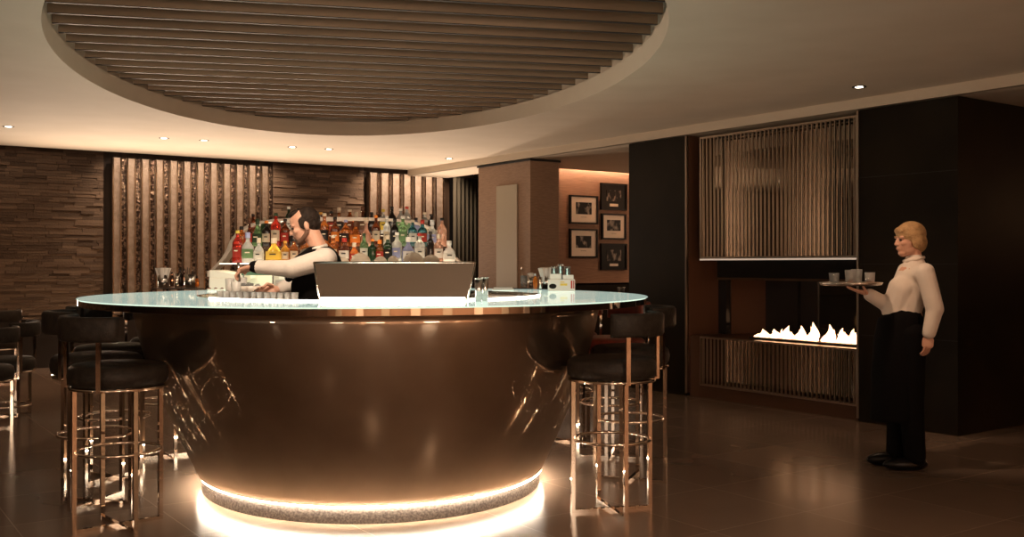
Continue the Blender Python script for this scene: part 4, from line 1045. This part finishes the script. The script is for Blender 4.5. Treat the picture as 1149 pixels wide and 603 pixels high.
# long apron as a lofted skirt
lv = [(w(1010, 357), .135, .125), (w(1009, 380), .155, .145), (w(1006, 420), .155, .150), (w(1004, 472), .150, .145)]
rings = []
for c, rx, ry in lv:
    rings.append([bm.verts.new((c.x + rx * math.cos(2 * PI * i / 32) * (1 + .03 * math.sin(5 * 2 * PI * i / 32)), c.y + ry * math.sin(2 * PI * i / 32), c.z)) for i in range(32)])
for A, B in zip(rings, rings[1:]):
    for i in range(32): bm.faces.new((A[i], A[(i + 1) % 32], B[(i + 1) % 32], B[i]))
bm.faces.new(rings[0]); bm.faces.new(rings[-1][::-1])
obj('apron', bm, 'black_cloth', wt, remesh=.010, sm=4)
bm = nb()
for h0, kn, an in legs: chain(bm, [h0, kn, an + Vector((0, 0, .01))], [.10, .082, .068])
obj('trousers', bm, 'black_cloth', wt, remesh=.009, sm=4)
for h0, kn, an in legs:
    bm = nb(); ellip(bm, Vector((an.x - .06, an.y, .038)), (.145, .047, .045)); ellip(bm, Vector((an.x + .01, an.y, .06)), (.06, .048, .05))
    bmesh.ops.bisect_plane(bm, geom=bm.verts[:] + bm.edges[:] + bm.faces[:], plane_co=(0, 0, .002), plane_no=(0, 0, 1), clear_inner=True); obj('shoe', bm, 'shoe', wt, smooth=True)
# tray and glasses
tc = w(955, 320, -.03)
t = thing('serving_tray', 'round metal serving tray held up by the waiter', 'tray', tc)
bm = nb(); lathe(bm, [(.17, 0), (.185, .003), (.192, .016), (.195, .016), (.188, .001), (.17, -.003), (.001, -.003)], 40, cap=False)
lathe(bm, [(.001, 0), (.17, 0)], 40, cap=False); obj('tray_plate', bm, 'steel', t, local=True)
bm = nb(); tube(bm, [(.194 * math.cos(2 * PI * i / 40), .194 * math.sin(2 * PI * i / 40), .016) for i in range(40)], .003, 6, True); obj('tray_lip', bm, 'chrome', t, local=True)
for k, (dx, dy, r, h) in enumerate(((-.10, .03, .033, .075), (-.02, -.05, .036, .095), (.05, .04, .036, .10), (.10, -.06, .033, .08))):
    g = thing('tumbler', 'clear tumbler on the waiter\'s tray, %s of four' % ('leftmost', 'second from the left', 'third from the left', 'rightmost')[k], 'glass', tc + Vector((dx, dy, .002)), 0, 'tumblers on the tray')
    obj('glass_wall', cup_bm(r * .85, r, h, .002), 'clear', g, local=True)
    bm = nb(); lathe(bm, [(.001, .008), (r * .8, .008), (r * .84, h * .4), (.001, h * .4)], 16); obj('drink', bm, 'amber' if k % 2 else 'clear', g, local=True)

# ------------------------------------------------------------------ lights
LK = 1.0
def light(kind, name, loc, energy, col, **k):
    l = bpy.data.lights.new(name, kind); l.energy = energy * LK; l.color = col
    for a, v in k.items():
        if a not in ('aim',): setattr(l, a, v)
    o = bpy.data.objects.new(name, l); C.objects.link(o); o.location = loc
    if 'aim' in k: o.rotation_euler = (Vector(k['aim']) - Vector(loc)).to_track_quat('-Z', 'Y').to_euler()
    return o
WARM = (1, .63, .39); WARM2 = (1, .75, .54)
# downlights in the main ceiling
GD = 'recessed downlights in the cream ceiling'
dl = [(9.5, 142, 'leftmost, near the stone wall'), (184, 155, 'left one of the pair above the wide bronze panel'), (229, 157.5, 'right one of the pair above the wide bronze panel'),
      (328, 165, 'left one of the pair above the middle stone'), (369, 167.3, 'right one of the pair above the middle stone'), (504, 178, 'lone one left of the taupe pillar'), (964, 97.5, 'lone one above the fireplace grille')]
proto = None
for i, (px, py, lab) in enumerate(dl):
    z = 1.05 * 1130 / (297 - py); p = Vector((kx(px) * z * E, z * E, H1 * E))
    lb = 'small recessed ceiling downlight, ' + lab
    if proto is None:
        t = proto = thing('ceiling_downlight', lb, 'downlight', p, ROOMROT, GD)
        bm = nb(); lathe(bm, [(.030, -.001), (.052, -.004), (.055, -.001), (.055, 0), (.030, 0)], 24); obj('trim_ring', bm, 'frame', t, local=True)
        bm = nb(); lathe(bm, [(.001, -.005), (.030, -.005), (.030, -.001)], 20); obj('lens', bm, 'lens', t, local=True)
    else: t = dup(proto, p, ROOMROT, lb, GD)
    aim = p + Vector((0, 0, -1)) + (V * .42 if i < 6 else U * -.1)
    light('SPOT', 'downlight_beam', p + Vector((0, 0, -.03)), 34 if i < 6 else 20, WARM, aim=aim, spot_size=math.radians(75), spot_blend=.8, shadow_soft_size=.04)
# wall washers hidden in the slot, above the bronze panels
for a0, a1, n_, e_ in ((ap(125), ap(305), 7, 48), (ap(412), ap(498), 5, 75), (ap(-60), ap(115), 5, 3), (ap(312), ap(404), 3, 3)):
    for k in range(n_):
        a = a0 + (a1 - a0) * (k + .5) / n_
        p = R(a, BW - .36, 2.34); light('SPOT', 'slot_washer', p, e_, WARM2, aim=R(a, BW - .03, 1.2), spot_size=math.radians(95), spot_blend=.9, shadow_soft_size=.05)
# invisible spots added above the ledge to brighten the ceiling edge
for px in (30, 120, 210, 300, 390, 470):
    a = ap(px); p = R(a, BW - .25, .62)
    light('SPOT', 'added_ceiling_fill', p, 290, WARM2, aim=R(a, BS - 1.6, H1), spot_size=math.radians(80), spot_blend=1, shadow_soft_size=.1)
# room ambience: unseen spots added overhead to brighten the floor and hull
for a in (-4, -2.4, -.8, .8, 2.4, 4):
    for b_ in (-3, -1.4, .2, 1.8):
        if a > 3 and b_ > 1: continue
        light('SPOT', 'added_room_fill', R(a, b_, 2.03), 80, WARM, aim=R(a, b_, 0), spot_size=math.radians(110), spot_blend=1, shadow_soft_size=.16)
light('SPOT', 'added_room_fill', R(-3.6, 5.0, 2.03), 120, WARM, aim=R(-3.6, 5.0, 0), spot_size=math.radians(110), spot_blend=1, shadow_soft_size=.12)
# unseen fill lamps added behind the camera and at the left
for a, b_, e_ in ((-3.2, -1.2, 170), (1.8, -2.2, 170), (-.5, -.8, 110)):
    p = R(a, b_, 1.25); light('SPOT', 'added_rear_fill', p, e_, WARM2, aim=R(a + .6, b_ + 3.2, H1 + .3), spot_size=math.radians(120), spot_blend=1, shadow_soft_size=.55)
for a in (-4.5, -1.5, 1.5, 4.5):
    light('AREA', 'added_wall_wash', R(a, -3.9, 1.9), 130, WARM, aim=R(a, -5, .6), shape='RECTANGLE', size=2.5, size_y=.3)  # added out of view so the rear wall shows in rim and hull
light('SPOT', 'left_fill', R(-4.5, 2.2, 1.2), 80, WARM2, aim=R(5.4, 4.6, 2.1), spot_size=math.radians(50), spot_blend=1, shadow_soft_size=.2)
light('SPOT', 'front_fill', R(0, -1.2, 1.75), 160, WARM2, aim=W(420, 140, 8), spot_size=math.radians(62), spot_blend=1, shadow_soft_size=.3)
# lower room to the right and the picture wall
light('AREA', 'cove_wash', R(6.9, BP - .055, H2 + .13), 80, (1, .70, .48), aim=R(6.9, BP + .01, 1.2), shape='RECTANGLE', size=1.9, size_y=.04)
light('POINT', 'side_room_lamp', R(8.6, 7.0, 1.5), 60, WARM, shadow_soft_size=.15)
light('POINT', 'corridor_lamp', R(9.5, 1.5, 1.5), 10, (1, .5, .25), shadow_soft_size=.15)
# fire glow
for px in (870, 910, 950):
    b_, z = on_a(px, AP + .17); light('POINT', 'fire_glow', R(AP + .30, b_, .56), .5, (1, .42, .14), shadow_soft_size=.15, specular_factor=.2)
# display glow
for px in (290, 340, 390, 440, 490):
    light('POINT', 'shelf_glow', Vector((wx(px, ZI - .1), (ZI - .12) * E, zs1 + .36)), 1.1, (1, .82, .6), shadow_soft_size=.05)
# unseen spots added above the bar to brighten bartender and glasses
light('SPOT', 'added_bar_spot', Vector((-.95 * E, 3.9 * E, 2.70)), 140, (1, .8, .6), aim=Vector((-1.25 * E, 4.9 * E, 1.2)), spot_size=math.radians(58), spot_blend=.7, shadow_soft_size=.05)
light('SPOT', 'added_bar_spot', Vector((.1 * E, 5.5 * E, 2.70)), 90, (1, .8, .6), aim=Vector((.0 * E, 5.0 * E, 1.1)), spot_size=math.radians(40), spot_blend=.7, shadow_soft_size=.05)
light('SPOT', 'walkway_spot', R(3.6, 3.0, 2.02), 62, (1, .66, .42), aim=Vector((w(1018, 320).x, ZW * E, 1.2)), spot_size=math.radians(34), spot_blend=.8, shadow_soft_size=.06)

wd_ = bpy.data.worlds.new('world'); scn.world = wd_; wd_.use_nodes = True
wd_.node_tree.nodes['Background'].inputs[0].default_value = (.02, .013, .009, 1); wd_.node_tree.nodes['Background'].inputs[1].default_value = .3

cam = bpy.data.cameras.new('camera'); co = bpy.data.objects.new('camera', cam); C.objects.link(co)
co.location = (0, 0, E); co.rotation_euler = (PI / 2, 0, 0)
cam.sensor_width = 36; cam.lens = 36 * 1130 / 1149; cam.shift_y = (297 - 301.5) / 1149
cam.clip_start = .05; cam.clip_end = 60
scn.camera = co
vs_ = scn.view_settings
vs_.view_transform = 'Standard'; vs_.look = 'None'; vs_.gamma = 1; vs_.use_curve_mapping = False; vs_.exposure = .25
